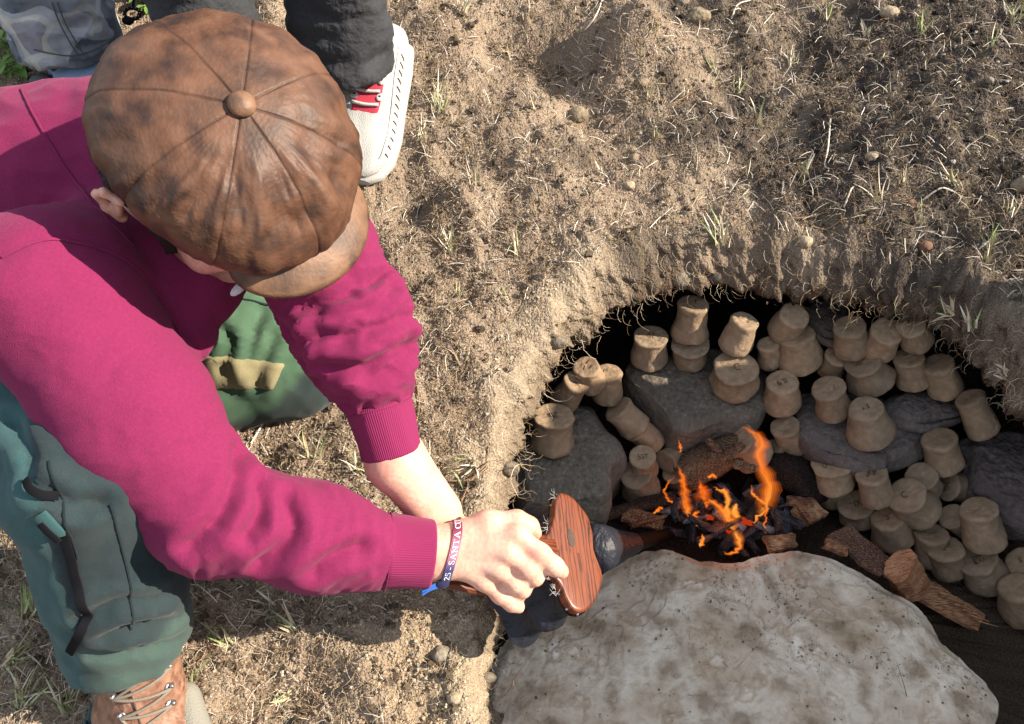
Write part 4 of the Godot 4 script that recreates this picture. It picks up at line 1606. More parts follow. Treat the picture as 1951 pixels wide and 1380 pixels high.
# ---------------------------------------------------------------- hand bellows
func make_bellows() -> void:
	var o := at(1092, 1052, 1.175)
	var u := Vector3(0.80, -0.56, -0.20).normalized()
	var v := Vector3(0.0, -0.12, 1.0)
	v = (v - u * v.dot(u)).normalized()
	var n := v.cross(u)
	if n.y < 0:
		n = -n
	var t := thing("bellows", "hand bellows with two orange brown boards and black leather, held over the boulder", "bellows", o - n * 0.13)
	var on_board := func(px: float, py: float) -> Vector2:
		var r := ray(px, py)
		var d := (o - EYE).dot(n) / r.dot(n)
		var p := EYE + r * d - o
		return Vector2(p.dot(u), p.dot(v))
	var body_px := [[1070, 938], [1090, 945], [1107, 963], [1124, 988], [1131, 1018], [1133, 1048], [1146, 1083], [1149, 1104], [1141, 1132], [1127, 1156], [1110, 1166], [1093, 1160], [1080, 1140], [1069, 1114], [1052, 1092], [1040, 1062], [1036, 1036], [1049, 1008], [1057, 980], [1060, 952]]
	var body := []
	for p in body_px:
		body.append(on_board.call(p[0], p[1]))
	var ring := []
	var m := 80
	for k in m:
		var f := float(k) / m * body.size()
		var j := int(f)
		var c := body.size()
		ring.append((body[j] as Vector2).cubic_interpolate(body[(j + 1) % c], body[(j + c - 1) % c], body[(j + 2) % c], f - j))
	for b in 2:
		var off := -n * (0.0 if b == 0 else 0.118) + (Vector3.ZERO if b == 0 else u * -0.012)
		var g := Geo.new()
		var steps := [[0.0, 0.0], [0.6, 0.0], [0.93, 0.0], [0.985, -0.0015], [1.0, -0.004], [1.0, -0.014], [0.98, -0.018], [0.6, -0.018], [0.0, -0.018]]
		var mid := Vector2.ZERO
		for q in ring:
			mid += q / m
		for s in steps:
			for q in ring:
				var w: Vector2 = mid.lerp(q, s[0] * (1.0 if b == 0 else 0.9))
				g.col = Color(1, 1, 1) if b == 0 else Color(0.9, 0.85, 0.8)
				g.p(o + off + u * w.x + v * w.y + n * s[1], Vector2(w.x / 0.11 + 0.3, w.y / 0.22))
		for r in steps.size() - 1:
			for k in m:
				var k2 := (k + 1) % m
				g.quad(r * m + k, (r + 1) * m + k, (r + 1) * m + k2, r * m + k2)
		outward(g)
		var bd := part("board", g, M.board, t)
		# handle runs back from the board under the hand
		var h := Geo.new()
		var hv := 0.0
		var hp := []
		var hr := []
		for k in 9:
			var s := k / 8.0
			hp.append(o + off + u * lerpf(-0.03, -0.165, s) + v * (hv + 0.004) - n * 0.006)
			hr.append(lerpf(0.026, 0.019, s) * (0.6 if k == 8 else 1.0))
		h.tube(hp, hr, 16, true, 0.32, v)
		for k in h.v.size():
			var w := h.v[k] - o
			h.uv[k] = Vector2(w.dot(v) / 0.11, w.dot(u) / 0.22)
		part("handle", h, M.board, bd)
		if b == 0:
			var kn := Geo.new()
			kn.col = Color(0.62, 0.5, 0.42)
			kn.ball(o + u * 0.0 + v * -0.006 + (at(1079, 1030, 1.17) - at(1092, 1052, 1.17)).dot(v) * v + n * 0.0003, Basis(u * 0.007, n * 0.0012, v * 0.014), 14, 8)
			part("knot", kn, M.knot, bd)
	# leather folded between the boards
	var g := Geo.new()
	var rows := 13
	for r in rows:
		var s := r / (rows - 1.0)
		var fold := 1.03 + 0.17 * s - 0.12 * absf(sin(s * PI * 2.0))
		for k in m:
			var q: Vector2 = ring[k]
			var wr := 1.0 + 0.05 * n_mid.get_noise_3d(q.x * 3.0, q.y * 3.0, s * 0.3) * sin(s * PI)
			var w := q * fold * wr
			var p := o + u * (w.x - 0.012 * s) + v * w.y - n * (0.014 + s * 0.102)
			g.p(p)
	for r in rows - 1:
		for k in m:
			var k2 := (k + 1) % m
			g.quad(r * m + k, (r + 1) * m + k, (r + 1) * m + k2, r * m + k2)
	outward(g)
	part("leather", g, M.black_leather, t)
	# leather cone and iron pipe
	var c0 := at(1128, 1046, 1.215)
	var c1 := at(1208, 1036, 1.40)
	var c2 := at(1275, 1018, 1.56)
	var nz := Geo.new()
	nz.tube([c0, c0.lerp(c1, 0.25), c0.lerp(c1, 0.6), c1], [0.037, 0.034, 0.024, 0.018], 24, true, 0.9)
	for k in nz.v.size():
		nz.v[k] += Vector3.ONE * n_mid.get_noise_3dv(nz.v[k] * 4.0) * 0.004
	var nzo := part("nozzle", nz, M.black_leather, t)
	var pg := Geo.new()
	pg.tube([c1.lerp(c0, 0.08), c1.lerp(c2, 0.5), c2], [0.014, 0.0125, 0.0115], 16, true)
	part("pipe", pg, M.dark_metal, nzo)
	for k in 16:
		var q: Vector2 = ring[int(k * m / 16.0)]
		var w := q * 0.998
		var tk := Geo.new()
		tk.ball(o + u * w.x + v * w.y - n * 0.011, Basis().scaled(Vector3.ONE * 0.0024), 8, 6)
		part("tack", tk, M.metal, t)
	# frayed white threads where the leather meets the board
	for s in [[1048, 1002, 0.0], [1064, 1122, 1.0], [1062, 946, 2.0], [1050, 1090, 3.0]]:
		var w2: Vector2 = on_board.call(s[0], s[1])
		var th := Geo.new()
		for k in 9:
			var p := o + u * w2.x + v * (w2.y + (k - 4) * 0.002) - n * 0.006
			var d := Vector3(rng.randf_range(-1, 0.3), rng.randf_range(-0.2, 1), rng.randf_range(-1, 1)).normalized()
			th.tube([p, p + d * 0.006, p + d * 0.010 + Vector3(rng.randf() - 0.5, rng.randf() - 0.5, rng.randf() - 0.5) * 0.006], [0.00035, 0.0003, 0.00015], 4)
		part("frayed_thread", th, M.thread, t)


# ---------------------------------------------------------------- the crouching person
func band_on(f: Field, px: Array, n: int, lift: float) -> Array:
	# points on a garment along a line of sight positions, with the normals there
	var pts := []
	for p in px:
		pts.append(Vector3(p[0], p[1], 0))
	var out := []
	for q in smooth_path(pts, n):
		var h := f.hit(EYE, ray(q.x, q.y))
		var nn := f.grad(h)
		out.append([h + nn * lift, nn])
	return out


func strip_on(f: Field, px: Array, n: int, half_w: float, lift: float, thick := 0.0012, disp = null) -> Geo:
	var b := band_on(f, px, n, lift)
	if disp != null:
		for e in b:
			e[0] += e[1] * float(disp.call(e[0], e[1]))
	var g := Geo.new()
	for k in n:
		var t: Vector3 = (b[mini(k + 1, n - 1)][0] - b[maxi(k - 1, 0)][0]).normalized()
		var nn: Vector3 = b[k][1]
		var s := t.cross(nn).normalized()
		var p: Vector3 = b[k][0]
		g.p(p - s * half_w - nn * thick)
		g.p(p - s * half_w * 0.85 + nn * thick * 0.6)
		g.p(p + s * half_w * 0.85 + nn * thick * 0.6)
		g.p(p + s * half_w - nn * thick)
	for k in n - 1:
		for j in 3:
			g.quad(k * 4 + j, k * 4 + j + 1, k * 4 + 5 + j, k * 4 + 4 + j)
	return g


func seg_dist(p: Vector3, a: Vector3, b: Vector3) -> float:
	var ab := b - a
	var t := clampf((p - a).dot(ab) / maxf(ab.length_squared(), 1e-9), 0, 1)
	return (p - a - ab * t).length()


func make_worker() -> void:
	var w := thing("person", "crouching person in magenta sweatshirt and green trousers pumping the bellows", "person", Vector3(-0.5, 0.03, -0.75))
	var SR := at(85, 560, 0.95)
	var ER := at(396, 978, 1.0)
	var CR := at(735, 1050, 1.07)
	var SL := at(470, 235, 1.08)
	var EL := at(664, 618, 1.06)
	var CL := at(720, 766, 1.08)
	var N := at(300, 425, 1.095)
	var PV := Vector3(-0.76, 0.42, -0.98)
	var mid := (SR + SL) * 0.5

	# sweatshirt
	var f := Field.new()
	f.k = 0.05
	var low := mid + F * 0.15 + Vector3(-0.03, 0, 0)
	f.cap(low + Vector3(-0.02, -0.03, 0.0), PV + Vector3(0.02, 0.03, 0), 0.115, 0.160)
	f.cap(SR + Vector3(0.0, -0.02, -0.02), low, 0.086, 0.085)
	f.cap(SL + Vector3(0, -0.03, 0.02), low, 0.080, 0.085)
	f.cap(SR, SR.lerp(ER, 0.55), 0.088, 0.083)
	f.cap(SR.lerp(ER, 0.55), ER, 0.081, 0.060)
	f.cap(ER, ER.lerp(CR, 0.6), 0.059, 0.055)
	f.cap(ER.lerp(CR, 0.6), CR, 0.057, 0.044)
	f.cap(SL, SL.lerp(EL, 0.6), 0.083, 0.070)
	f.cap(SL.lerp(EL, 0.6), EL, 0.070, 0.062)
	f.cap(EL, CL, 0.062, 0.044)
	f.cap(N + F * 0.05, N + F * 0.02 + Vector3(0.03, 0, 0.02), 0.074, 0.068)
	f.cap(SL + Vector3(-0.02, -0.01, 0.0), Vector3(-0.66, 0.56, -1.00), 0.082, 0.105)
	f.cap(Vector3(-0.62, 0.56, -0.98), PV, 0.105, 0.15)
	# loose front hanging between the arms
	f.cap(at(335, 560, 1.06), at(372, 640, 1.06), 0.035, 0.022)
	f.cap(at(395, 540, 1.08), at(415, 555, 1.09), 0.036, 0.026)
	f.cuts.append([CR, (CR - ER).normalized(), 0.09])
	f.cuts.append([CL, (CL - EL).normalized(), 0.09])
	var lines := []
	for px in [[[452, 862], [446, 920], [418, 985], [362, 1042]], [[540, 958], [556, 1000], [542, 1036], [495, 1066]], [[486, 930], [492, 975], [470, 1015]], [[690, 1040], [640, 1060], [600, 1090]], [[606, 606], [680, 596], [742, 560]], [[612, 642], [690, 632], [760, 604]], [[632, 700], [700, 694], [768, 650]], [[580, 585], [640, 570], [720, 530]], [[0, 488], [60, 462], [130, 458], [230, 492], [310, 570], [346, 640]], [[700, 720], [740, 700], [774, 670]]]:
		var l := []
		for b in band_on(f, px, 9, 0.0):
			l.append(b[0])
		lines.append(l)
	var limbs := [[SR, ER, 0.0, 1.0], [ER, CR, 1.0, 0.0], [SL, EL, 0.0, 1.0], [EL, CL, 1.0, 0.0]]
	var nz := FastNoiseLite.new()
	nz.seed = 5
	nz.frequency = 1.0
	nz.fractal_octaves = 2
	var wrinkle := func(p: Vector3, nn: Vector3) -> float:
		var d := nz.get_noise_3dv(p * 7.0) * 0.005
		var best := 1e3
		var bi := -1
		for k in 4:
			var e := seg_dist(p, limbs[k][0], limbs[k][1])
			if e < best:
				best = e
				bi = k
		if best < 0.11:
			var a: Vector3 = limbs[bi][0]
			var ab: Vector3 = limbs[bi][1] - a
			var ln := ab.length()
			var ax := ab / ln
			var s := (p - a).dot(ax)
			var rad := (p - a) - ax * s
			var from_elbow := (ln - s) if bi % 2 == 0 else s
			var amt := 0.0010 + 0.0058 * exp(-pow(from_elbow / 0.085, 2.0)) * (0.85 if bi > 1 else 0.25)
			if bi % 2 == 1:
				amt += (0.0040 if bi > 1 else 0.0022) * exp(-pow((ln - s) / 0.05, 2.0))
			var q := ax * s * 26.0 + rad * 12.0 + nz.get_noise_3dv(p * 9.0) * Vector3.ONE * 0.5
			var rdg := 1.0 - 2.4 * absf(nz.get_noise_3dv(q * (1.0 if bi < 2 else 1.15)))
			d += amt * rdg
		else:
			d += 0.004 * (1.0 - 2.0 * absf(nz.get_noise_3dv(Vector3(p.x * 9.0, p.y * 5.0, p.z * 14.0))))
		for k in lines.size():
			var l: Array = lines[k]
			if p.distance_squared_to(l[4]) > 0.04:
				continue
			var e := 1.0
			for j in l.size() - 1:
				e = minf(e, seg_dist(p, l[j], l[j + 1]))
			if e < 0.05:
				var deep := 0.0025 if k == 8 else 0.0095
				d += -deep * exp(-pow(e / 0.0085, 2.0)) + (0.0055 if k != 8 else 0.0) * exp(-pow((e - 0.022) / 0.013, 2.0))
		return d
	var g := Geo.new()
	f.mesh(0.005, g, wrinkle)
	var shirt := part("sweatshirt", g, M.hoodie, w)
	# ribbed cuffs
	for c in [[CR, at(822, 1055, 1.083), 0.0455, 0.043], [CL, at(746, 862, 1.092), 0.042, 0.0385]]:
		var a: Vector3 = c[0]
		var b: Vector3 = c[1]
		var cg := Geo.new()
		var ax := (b - a).normalized()
		var rr: Array = [c[2] * 0.86, c[2] * 1.0, c[2] * 1.045, c[2] * 1.02, lerpf(c[2], c[3], 0.4) * 1.02, lerpf(c[2], c[3], 0.8), c[3] * 1.01, c[3] * 0.985, c[3] * 0.93, c[3] * 0.92]
		var tt := [-0.06, -0.03, 0.02, 0.1, 0.35, 0.75, 0.95, 1.0, 0.99, 0.6]
		var pp := []
		for k in tt.size():
			pp.append(a.lerp(b, tt[k]))
		# rings laid by hand, since the lining turns back into the sleeve
		var side := ax.cross(Vector3(0, 0.6, 0.8)).normalized()
		var up := side.cross(ax)
		var seg := 48
		for k in tt.size():
			for s in seg:
				var ang := TAU * s / seg
				var bump := 1.0 + 0.02 * sin(ang * 3.0 + k) + 0.03 * nz.get_noise_2d(ang * 2.0, k * 0.6)
				cg.p(pp[k] + (side * cos(ang) + up * sin(ang)) * rr[k] * bump, Vector2(float(s) / seg, tt[k]))
		for k in tt.size() - 1:
			for s in seg:
				var s2 := (s + 1) % seg
				cg.quad(k * seg + s, k * seg + s2, (k + 1) * seg + s2, (k + 1) * seg + s)
		outward(cg)
		part("cuff", cg, M.rib, shirt)
		var st := Geo.new()
		var ring := []
		var rad := []
		for s in 65:
			var ang := TAU * s / 64.0
			ring.append(a.lerp(b, 0.03) + (side * cos(ang) + up * sin(ang)) * c[2] * 1.05)
			rad.append(0.0009)
		st.tube(ring, rad, 5, false)
		part("seam", st, M.hoodie, shirt)
	part("seam", strip_on(f, [[0, 488], [60, 462], [130, 458], [230, 492], [310, 570], [346, 640]], 30, 0.0016, 0.0012, 0.0008, wrinkle), M.hoodie, shirt)
	part("seam", strip_on(f, [[40, 170], [90, 260], [170, 380], [250, 470]], 20, 0.0014, 0.0012, 0.0008, wrinkle), M.hoodie, shirt)
	# white undershirt showing at the open neck
	var ug := Geo.new()
	ug.col = Color(0.75, 0.74, 0.76)
	ug.ball(at(434, 546, 1.075), Basis.from_euler(Vector3(0.4, 0.6, 0.3)).scaled(Vector3(0.022, 0.010, 0.018)), 20, 14)
	part("undershirt", ug, M.white, w)

	# trousers
	var HR := Vector3(-0.84, 0.40, -0.84)
	var KR := at(178, 905, 0.985)
	var AR := at(246, 1236, 1.115)
	var HL := Vector3(-0.66, 0.42, -1.12)
	var KL := at(560, 690, 1.39)
	var AL := Vector3(-0.66, 0.15, -0.86)
	var tf := Field.new()
	tf.k = 0.045
	tf.cap(PV, HR, 0.16, 0.13)
	tf.cap(PV, HL, 0.16, 0.12)
	tf.cap(HR, KR, 0.115, 0.088)
	tf.cap(KR, KR.lerp(AR, 0.45), 0.086, 0.078)
	tf.cap(KR.lerp(AR, 0.45), AR + (AR - KR).normalized() * 0.08, 0.078, 0.082)
	tf.cap(HL, HL.lerp(KL, 0.6), 0.108, 0.102)
	tf.cap(HL.lerp(KL, 0.6), KL, 0.102, 0.085)
	tf.cap(KL, KL + (AL - KL) * 0.85, 0.080, 0.060)
	var hem := at(250, 1236, 1.11)
	var hemn := (AR - KR).normalized()
	tf.cuts.append([hem, (hemn + Vector3(0.18, 0, 0)).normalized(), 0.14])
	var green := Color(0.066, 0.125, 0.078)
	var teal := Color(0.036, 0.086, 0.090)
	var slate := Color(0.022, 0.035, 0.040)
	var folds := []
	for px in [[[395, 600], [440, 650], [430, 700]], [[500, 590], [480, 650], [470, 690]], [[520, 640], [500, 690], [490, 730]], [[95, 930], [130, 960], [190, 960]], [[160, 1180], [220, 1150], [300, 1140]], [[200, 1215], [260, 1190], [330, 1180]], [[180, 1245], [250, 1240], [330, 1215]], [[20, 800], [60, 870], [60, 930]]]:
		var l := []
		for b in band_on(tf, px, 7, 0.0):
			l.append(b[0])
		folds.append(l)
	var tw := func(p: Vector3, nn: Vector3) -> float:
		var d := nz.get_noise_3dv(p * 8.0) * 0.006 + 0.0022 * (1.0 - 2.0 * absf(nz.get_noise_3dv(Vector3(p.x * 16.0, p.y * 10.0, p.z * 22.0))))
		for l in folds:
			if p.distance_squared_to(l[3]) > 0.03:
				continue
			var e := 1.0
			for j in l.size() - 1:
				e = minf(e, seg_dist(p, l[j], l[j + 1]))
			if e < 0.05:
				d += -0.006 * exp(-pow(e / 0.007, 2.0)) + 0.005 * exp(-pow((e - 0.02) / 0.012, 2.0))
		return d
	var tg := Geo.new()
	tf.mesh(0.0075, tg, tw)
	var la := (AR - KR).normalized()
	var out_side := Vector3(-0.86, 0.1, 0.42)
	out_side = (out_side - la * out_side.dot(la)).normalized()
	for k in tg.v.size():
		var p := tg.v[k]
		var dr := minf(seg_dist(p, HR, KR) - 0.02, seg_dist(p, KR, AR))
		var dl := minf(seg_dist(p, HL, KL), seg_dist(p, KL, AL))
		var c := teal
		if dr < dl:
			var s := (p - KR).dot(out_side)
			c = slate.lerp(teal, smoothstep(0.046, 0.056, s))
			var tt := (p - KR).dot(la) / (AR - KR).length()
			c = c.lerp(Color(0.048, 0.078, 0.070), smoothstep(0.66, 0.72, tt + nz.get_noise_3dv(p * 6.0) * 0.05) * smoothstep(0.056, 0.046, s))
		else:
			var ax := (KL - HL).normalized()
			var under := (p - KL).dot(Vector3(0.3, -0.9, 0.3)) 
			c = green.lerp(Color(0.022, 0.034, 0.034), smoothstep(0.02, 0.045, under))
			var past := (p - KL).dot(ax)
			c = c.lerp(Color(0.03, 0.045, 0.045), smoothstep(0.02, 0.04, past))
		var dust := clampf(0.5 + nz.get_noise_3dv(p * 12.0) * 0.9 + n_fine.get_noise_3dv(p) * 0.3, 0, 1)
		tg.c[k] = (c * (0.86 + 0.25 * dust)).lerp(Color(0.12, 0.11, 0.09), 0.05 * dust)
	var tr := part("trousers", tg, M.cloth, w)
	# khaki knee patch on the left thigh
	var kp := Geo.new()
	var corner := [Vector2(360, 664), Vector2(552, 690), Vector2(524, 744), Vector2(392, 748)]
	for b in 9:
		for a in 21:
			var q: Vector2 = (corner[0] as Vector2).lerp(corner[1], a / 20.0).lerp((corner[3] as Vector2).lerp(corner[2], a / 20.0), b / 8.0)
			var h := tf.hit(EYE, ray(q.x, q.y))
			var nn := tf.grad(h)
			var edge := 0.0035 if a > 0 and a < 20 and b > 0 and b < 8 else -0.006
			kp.col = Color(0.24, 0.215, 0.125)
			kp.p(h + nn * (edge + float(tw.call(h, nn)) + 0.0015 * sin(a * 2.1 + b)))
	kp.grid(0, 21, 9)
	outward(kp)
	part("knee_patch", kp, M.cloth, tr)
	part("zip_fastener", strip_on(tf, [[122, 1006], [140, 1070], [152, 1120], [166, 1168], [160, 1190], [136, 1240]], 24, 0.0055, 0.0035, 0.0012, tw), M.black, tr)
	part("zip_fastener", strip_on(tf, [[58, 912], [72, 930], [92, 940], [116, 944]], 12, 0.005, 0.0045, 0.0012, tw), M.black, tr)
	var flap := strip_on(tf, [[88, 970], [100, 986], [112, 1002], [120, 1012]], 12, 0.0075, 0.005, 0.003, tw)
	for k in flap.c.size():
		flap.c[k] = teal * 0.95
	part("pocket_flap", flap, M.cloth, tr)
	var st2 := strip_on(tf, [[90, 985], [104, 1002], [120, 1018]], 8, 0.004, 0.0085, 0.001, tw)
	part("pocket_trim", st2, M.black, tr)

	for sl in [[[210, 960], [232, 1040], [248, 1120], [250, 1200]], [[100, 880], [120, 960], [150, 1060]], [[400, 560], [470, 572], [540, 590]]]:
		var sm := strip_on(tf, sl, 18, 0.0013, 0.0010, 0.0008, tw)
		sm.c.fill(slate * 0.6)
		part("seam", sm, M.cloth, tr)
	make_body(w, N, ER, EL, CR, CL)
	make_boots(w, AR, AL)
	make_wristband(w, M.hand)


func make_body(w: Node3D, N: Vector3, ER: Vector3, EL: Vector3, CR: Vector3, CL: Vector3) -> void:
	var skin := Color(0.64, 0.41, 0.32)
	var pink := Color(0.56, 0.26, 0.20)
	var g := Geo.new()
	# right arm and hand
	var W := at(866, 1053, 1.098)
	var hand := Field.new()
	hand.k = 0.0095
	hand.cap(at(770, 1052, 1.08), at(840, 1044, 1.092), 0.034, 0.0285)
	hand.cap(at(770, 1058, 1.085), at(840, 1062, 1.096), 0.033, 0.0285)
	hand.cap(at(840, 1044, 1.092), at(885, 1035, 1.095), 0.0285, 0.025)
	hand.cap(at(840, 1062, 1.096), at(885, 1068, 1.10), 0.0285, 0.024)
	var J := [
		[[985, 1020, 1.082, 0.0125], [1030, 1056, 1.083, 0.0122], [1056, 1079, 1.092, 0.0112], [1070, 1089, 1.103, 0.0098]],
		[[968, 1052, 1.079, 0.0125], [1006, 1084, 1.082, 0.0120], [1019, 1099, 1.096, 0.0108], [1022, 1104, 1.112, 0.0095]],
		[[948, 1082, 1.085, 0.0120], [982, 1110, 1.090, 0.0115], [995, 1123, 1.105, 0.0102], [997, 1128, 1.120, 0.0092]],
		[[922, 1106, 1.094, 0.0112], [953, 1134, 1.100, 0.0102], [975, 1150, 1.110, 0.0095], [988, 1157, 1.121, 0.0085]],
	]
	for fi in 4:
		var pts := []
		var rad := []
		for q in J[fi]:
			pts.append(at(q[0], q[1], q[2]))
			rad.append(q[3])
		hand.chain(pts, rad)
		# back of the hand
		hand.cap(at(880, 1034 + fi * 12, 1.096), pts[0], 0.020, rad[0] * 1.15)
		hand.cap(at(900, 1030 + fi * 14, 1.112), (pts[0] as Vector3) + F * 0.012, 0.016, 0.011)
	hand.chain([at(880, 1022, 1.10), at(930, 1000, 1.098), at(985, 992, 1.102), at(1008, 1003, 1.110), at(1018, 1016, 1.118)], [0.021, 0.018, 0.0125, 0.0115, 0.0100])
	g.col = skin
	M.hand = hand
	hand.mesh(0.003, g)
	# left arm and hand, reaching for the lower handle
	var lf := Field.new()
	lf.k = 0.014
	lf.cap(EL.lerp(CL, 0.95), at(752, 880, 1.095), 0.030, 0.0365)
	lf.cap(at(752, 880, 1.095), at(822, 975, 1.13), 0.036, 0.029)
	lf.cap(at(770, 870, 1.10), at(842, 972, 1.135), 0.026, 0.026)
	lf.cap(at(822, 975, 1.13), at(850, 1010, 1.145), 0.029, 0.026)
	for fi in 4:
		var b0 := at(855 + fi * 9, 1010 + fi * 14, 1.15)
		var k1 := at(905 + fi * 8, 1040 + fi * 15, 1.175)
		lf.cap(b0, k1, 0.019, 0.012)
		lf.chain([k1, at(932 + fi * 6, 1068 + fi * 13, 1.20), at(934 + fi * 6, 1080 + fi * 13, 1.225), at(918 + fi * 6, 1082 + fi * 13, 1.235)], [0.0115, 0.0108, 0.0098, 0.0088])
	lf.chain([at(850, 1010, 1.15), at(898, 1012, 1.17), at(925, 1030, 1.185), at(940, 1048, 1.19)], [0.018, 0.015, 0.0125, 0.010])
	lf.mesh(0.0034, g)
	for k in g.v.size():
		var q := n_clod.get_noise_3dv(g.v[k] * 0.6)
		g.c[k] = skin.lerp(pink, clampf(0.35 + q * 0.6, 0, 1))
	# nails on the right hand
	# head and neck
	var C0 := at(448, 248, 0.885)
	var up := Vector3(0.400, 0.782, 0.477).normalized()
	var fw := Vector3(0.610, -0.616, 0.498)
	fw = (fw - up * fw.dot(up)).normalized()
	var rt := fw.cross(up)
	var ax := Basis(rt, up, fw)
	var H := C0 - up * 0.120 + rt * 0.030
	var hf := Field.new()
	hf.k = 0.02
	hf.ell(H + up * 0.03 - fw * 0.022, ax, Vector3(0.078, 0.088, 0.094))
	hf.ell(H - up * 0.045 + fw * 0.032, ax, Vector3(0.060, 0.062, 0.060))
	hf.ell(H - up * 0.080 + fw * 0.058, ax, Vector3(0.028, 0.024, 0.024))
	hf.ell(H + up * 0.016 + fw * 0.078, ax, Vector3(0.055, 0.014, 0.018))
	hf.cap(H + up * 0.005 + fw * 0.086, H - up * 0.030 + fw * 0.112, 0.008, 0.013)
	hf.ell(H - up * 0.058 + fw * 0.088, ax, Vector3(0.024, 0.007, 0.012))
	hf.ell(H - up * 0.069 + fw * 0.086, ax, Vector3(0.022, 0.007, 0.011))
	for s in [-1.0, 1.0]:
		hf.ell(H - up * 0.022 + fw * 0.060 + rt * 0.040 * s, ax, Vector3(0.022, 0.018, 0.022))
		hf.ell(H - up * 0.002 + fw * 0.083 + rt * 0.031 * s, ax, Vector3(0.013, 0.007, 0.007))
	hf.cap(H - up * 0.05 - fw * 0.03, N, 0.058, 0.064)
	var h0 := g.v.size()
	hf.mesh(0.0042, g)
	for s in [-1.0, 1.0]:
		var ear := Field.new()
		ear.k = 0.006
		var e = H + rt * 0.085 * s - up * 0.004 - fw * 0.032
		var tilt := ax.rotated(up, -0.5 * s)
		ear.chain([e - up * 0.026 + fw * 0.006, e - up * 0.012 - fw * 0.008 + rt * 0.009 * s, e + up * 0.010 - fw * 0.018 + rt * 0.013 * s, e + up * 0.028 - fw * 0.010 + rt * 0.010 * s, e + up * 0.024 + fw * 0.008 + rt * 0.002 * s], [0.0062, 0.0048, 0.0045, 0.0045, 0.004])
		ear.ell(e, tilt, Vector3(0.005, 0.024, 0.013))
		ear.mesh(0.0026, g)
	for k in range(h0, g.v.size()):
		var p := g.v[k] - H
		var c := skin.lerp(pink, 0.55 + 0.5 * n_clod.get_noise_3dv(g.v[k] * 0.5))
		var beard := smoothstep(-0.012, -0.04, p.dot(up)) * smoothstep(0.0, 0.025, p.dot(fw)) * 0.55
		c = c.lerp(Color(0.16, 0.11, 0.09), beard)
		g.c[k] = c
	part("body", g, M.skin, w)
	# hair: back of the head and the sideburns
	var hr := Field.new()
	hr.k = 0.012
	hr.ell(H + up * 0.028 - fw * 0.030, ax, Vector3(0.083, 0.088, 0.092))
	hr.ell(H - up * 0.03 - fw * 0.058, ax, Vector3(0.066, 0.050, 0.045))
	for s in [-1.0, 1.0]:
		hr.cap(H + rt * 0.071 * s + up * 0.02 + fw * 0.018, H + rt * 0.064 * s - up * 0.035 + fw * 0.034, 0.010, 0.006)
	hr.cap(at(205, 292, 0.985), at(232, 352, 0.975), 0.020, 0.016)
	hr.cap(at(232, 352, 0.98), at(300, 425, 0.985), 0.014, 0.009)
	hr.cuts.append([H + fw * 0.046, fw, 0.2])
	var hg := Geo.new()
	hr.mesh(0.005, hg, func(p: Vector3, _n: Vector3) -> float: return n_clod.get_noise_3d(p.x * 3.0, p.y * 0.8, p.z * 3.0) * 0.004)
	part("hair", hg, M.hair, w)
	M.head = [C0, up, fw, rt]


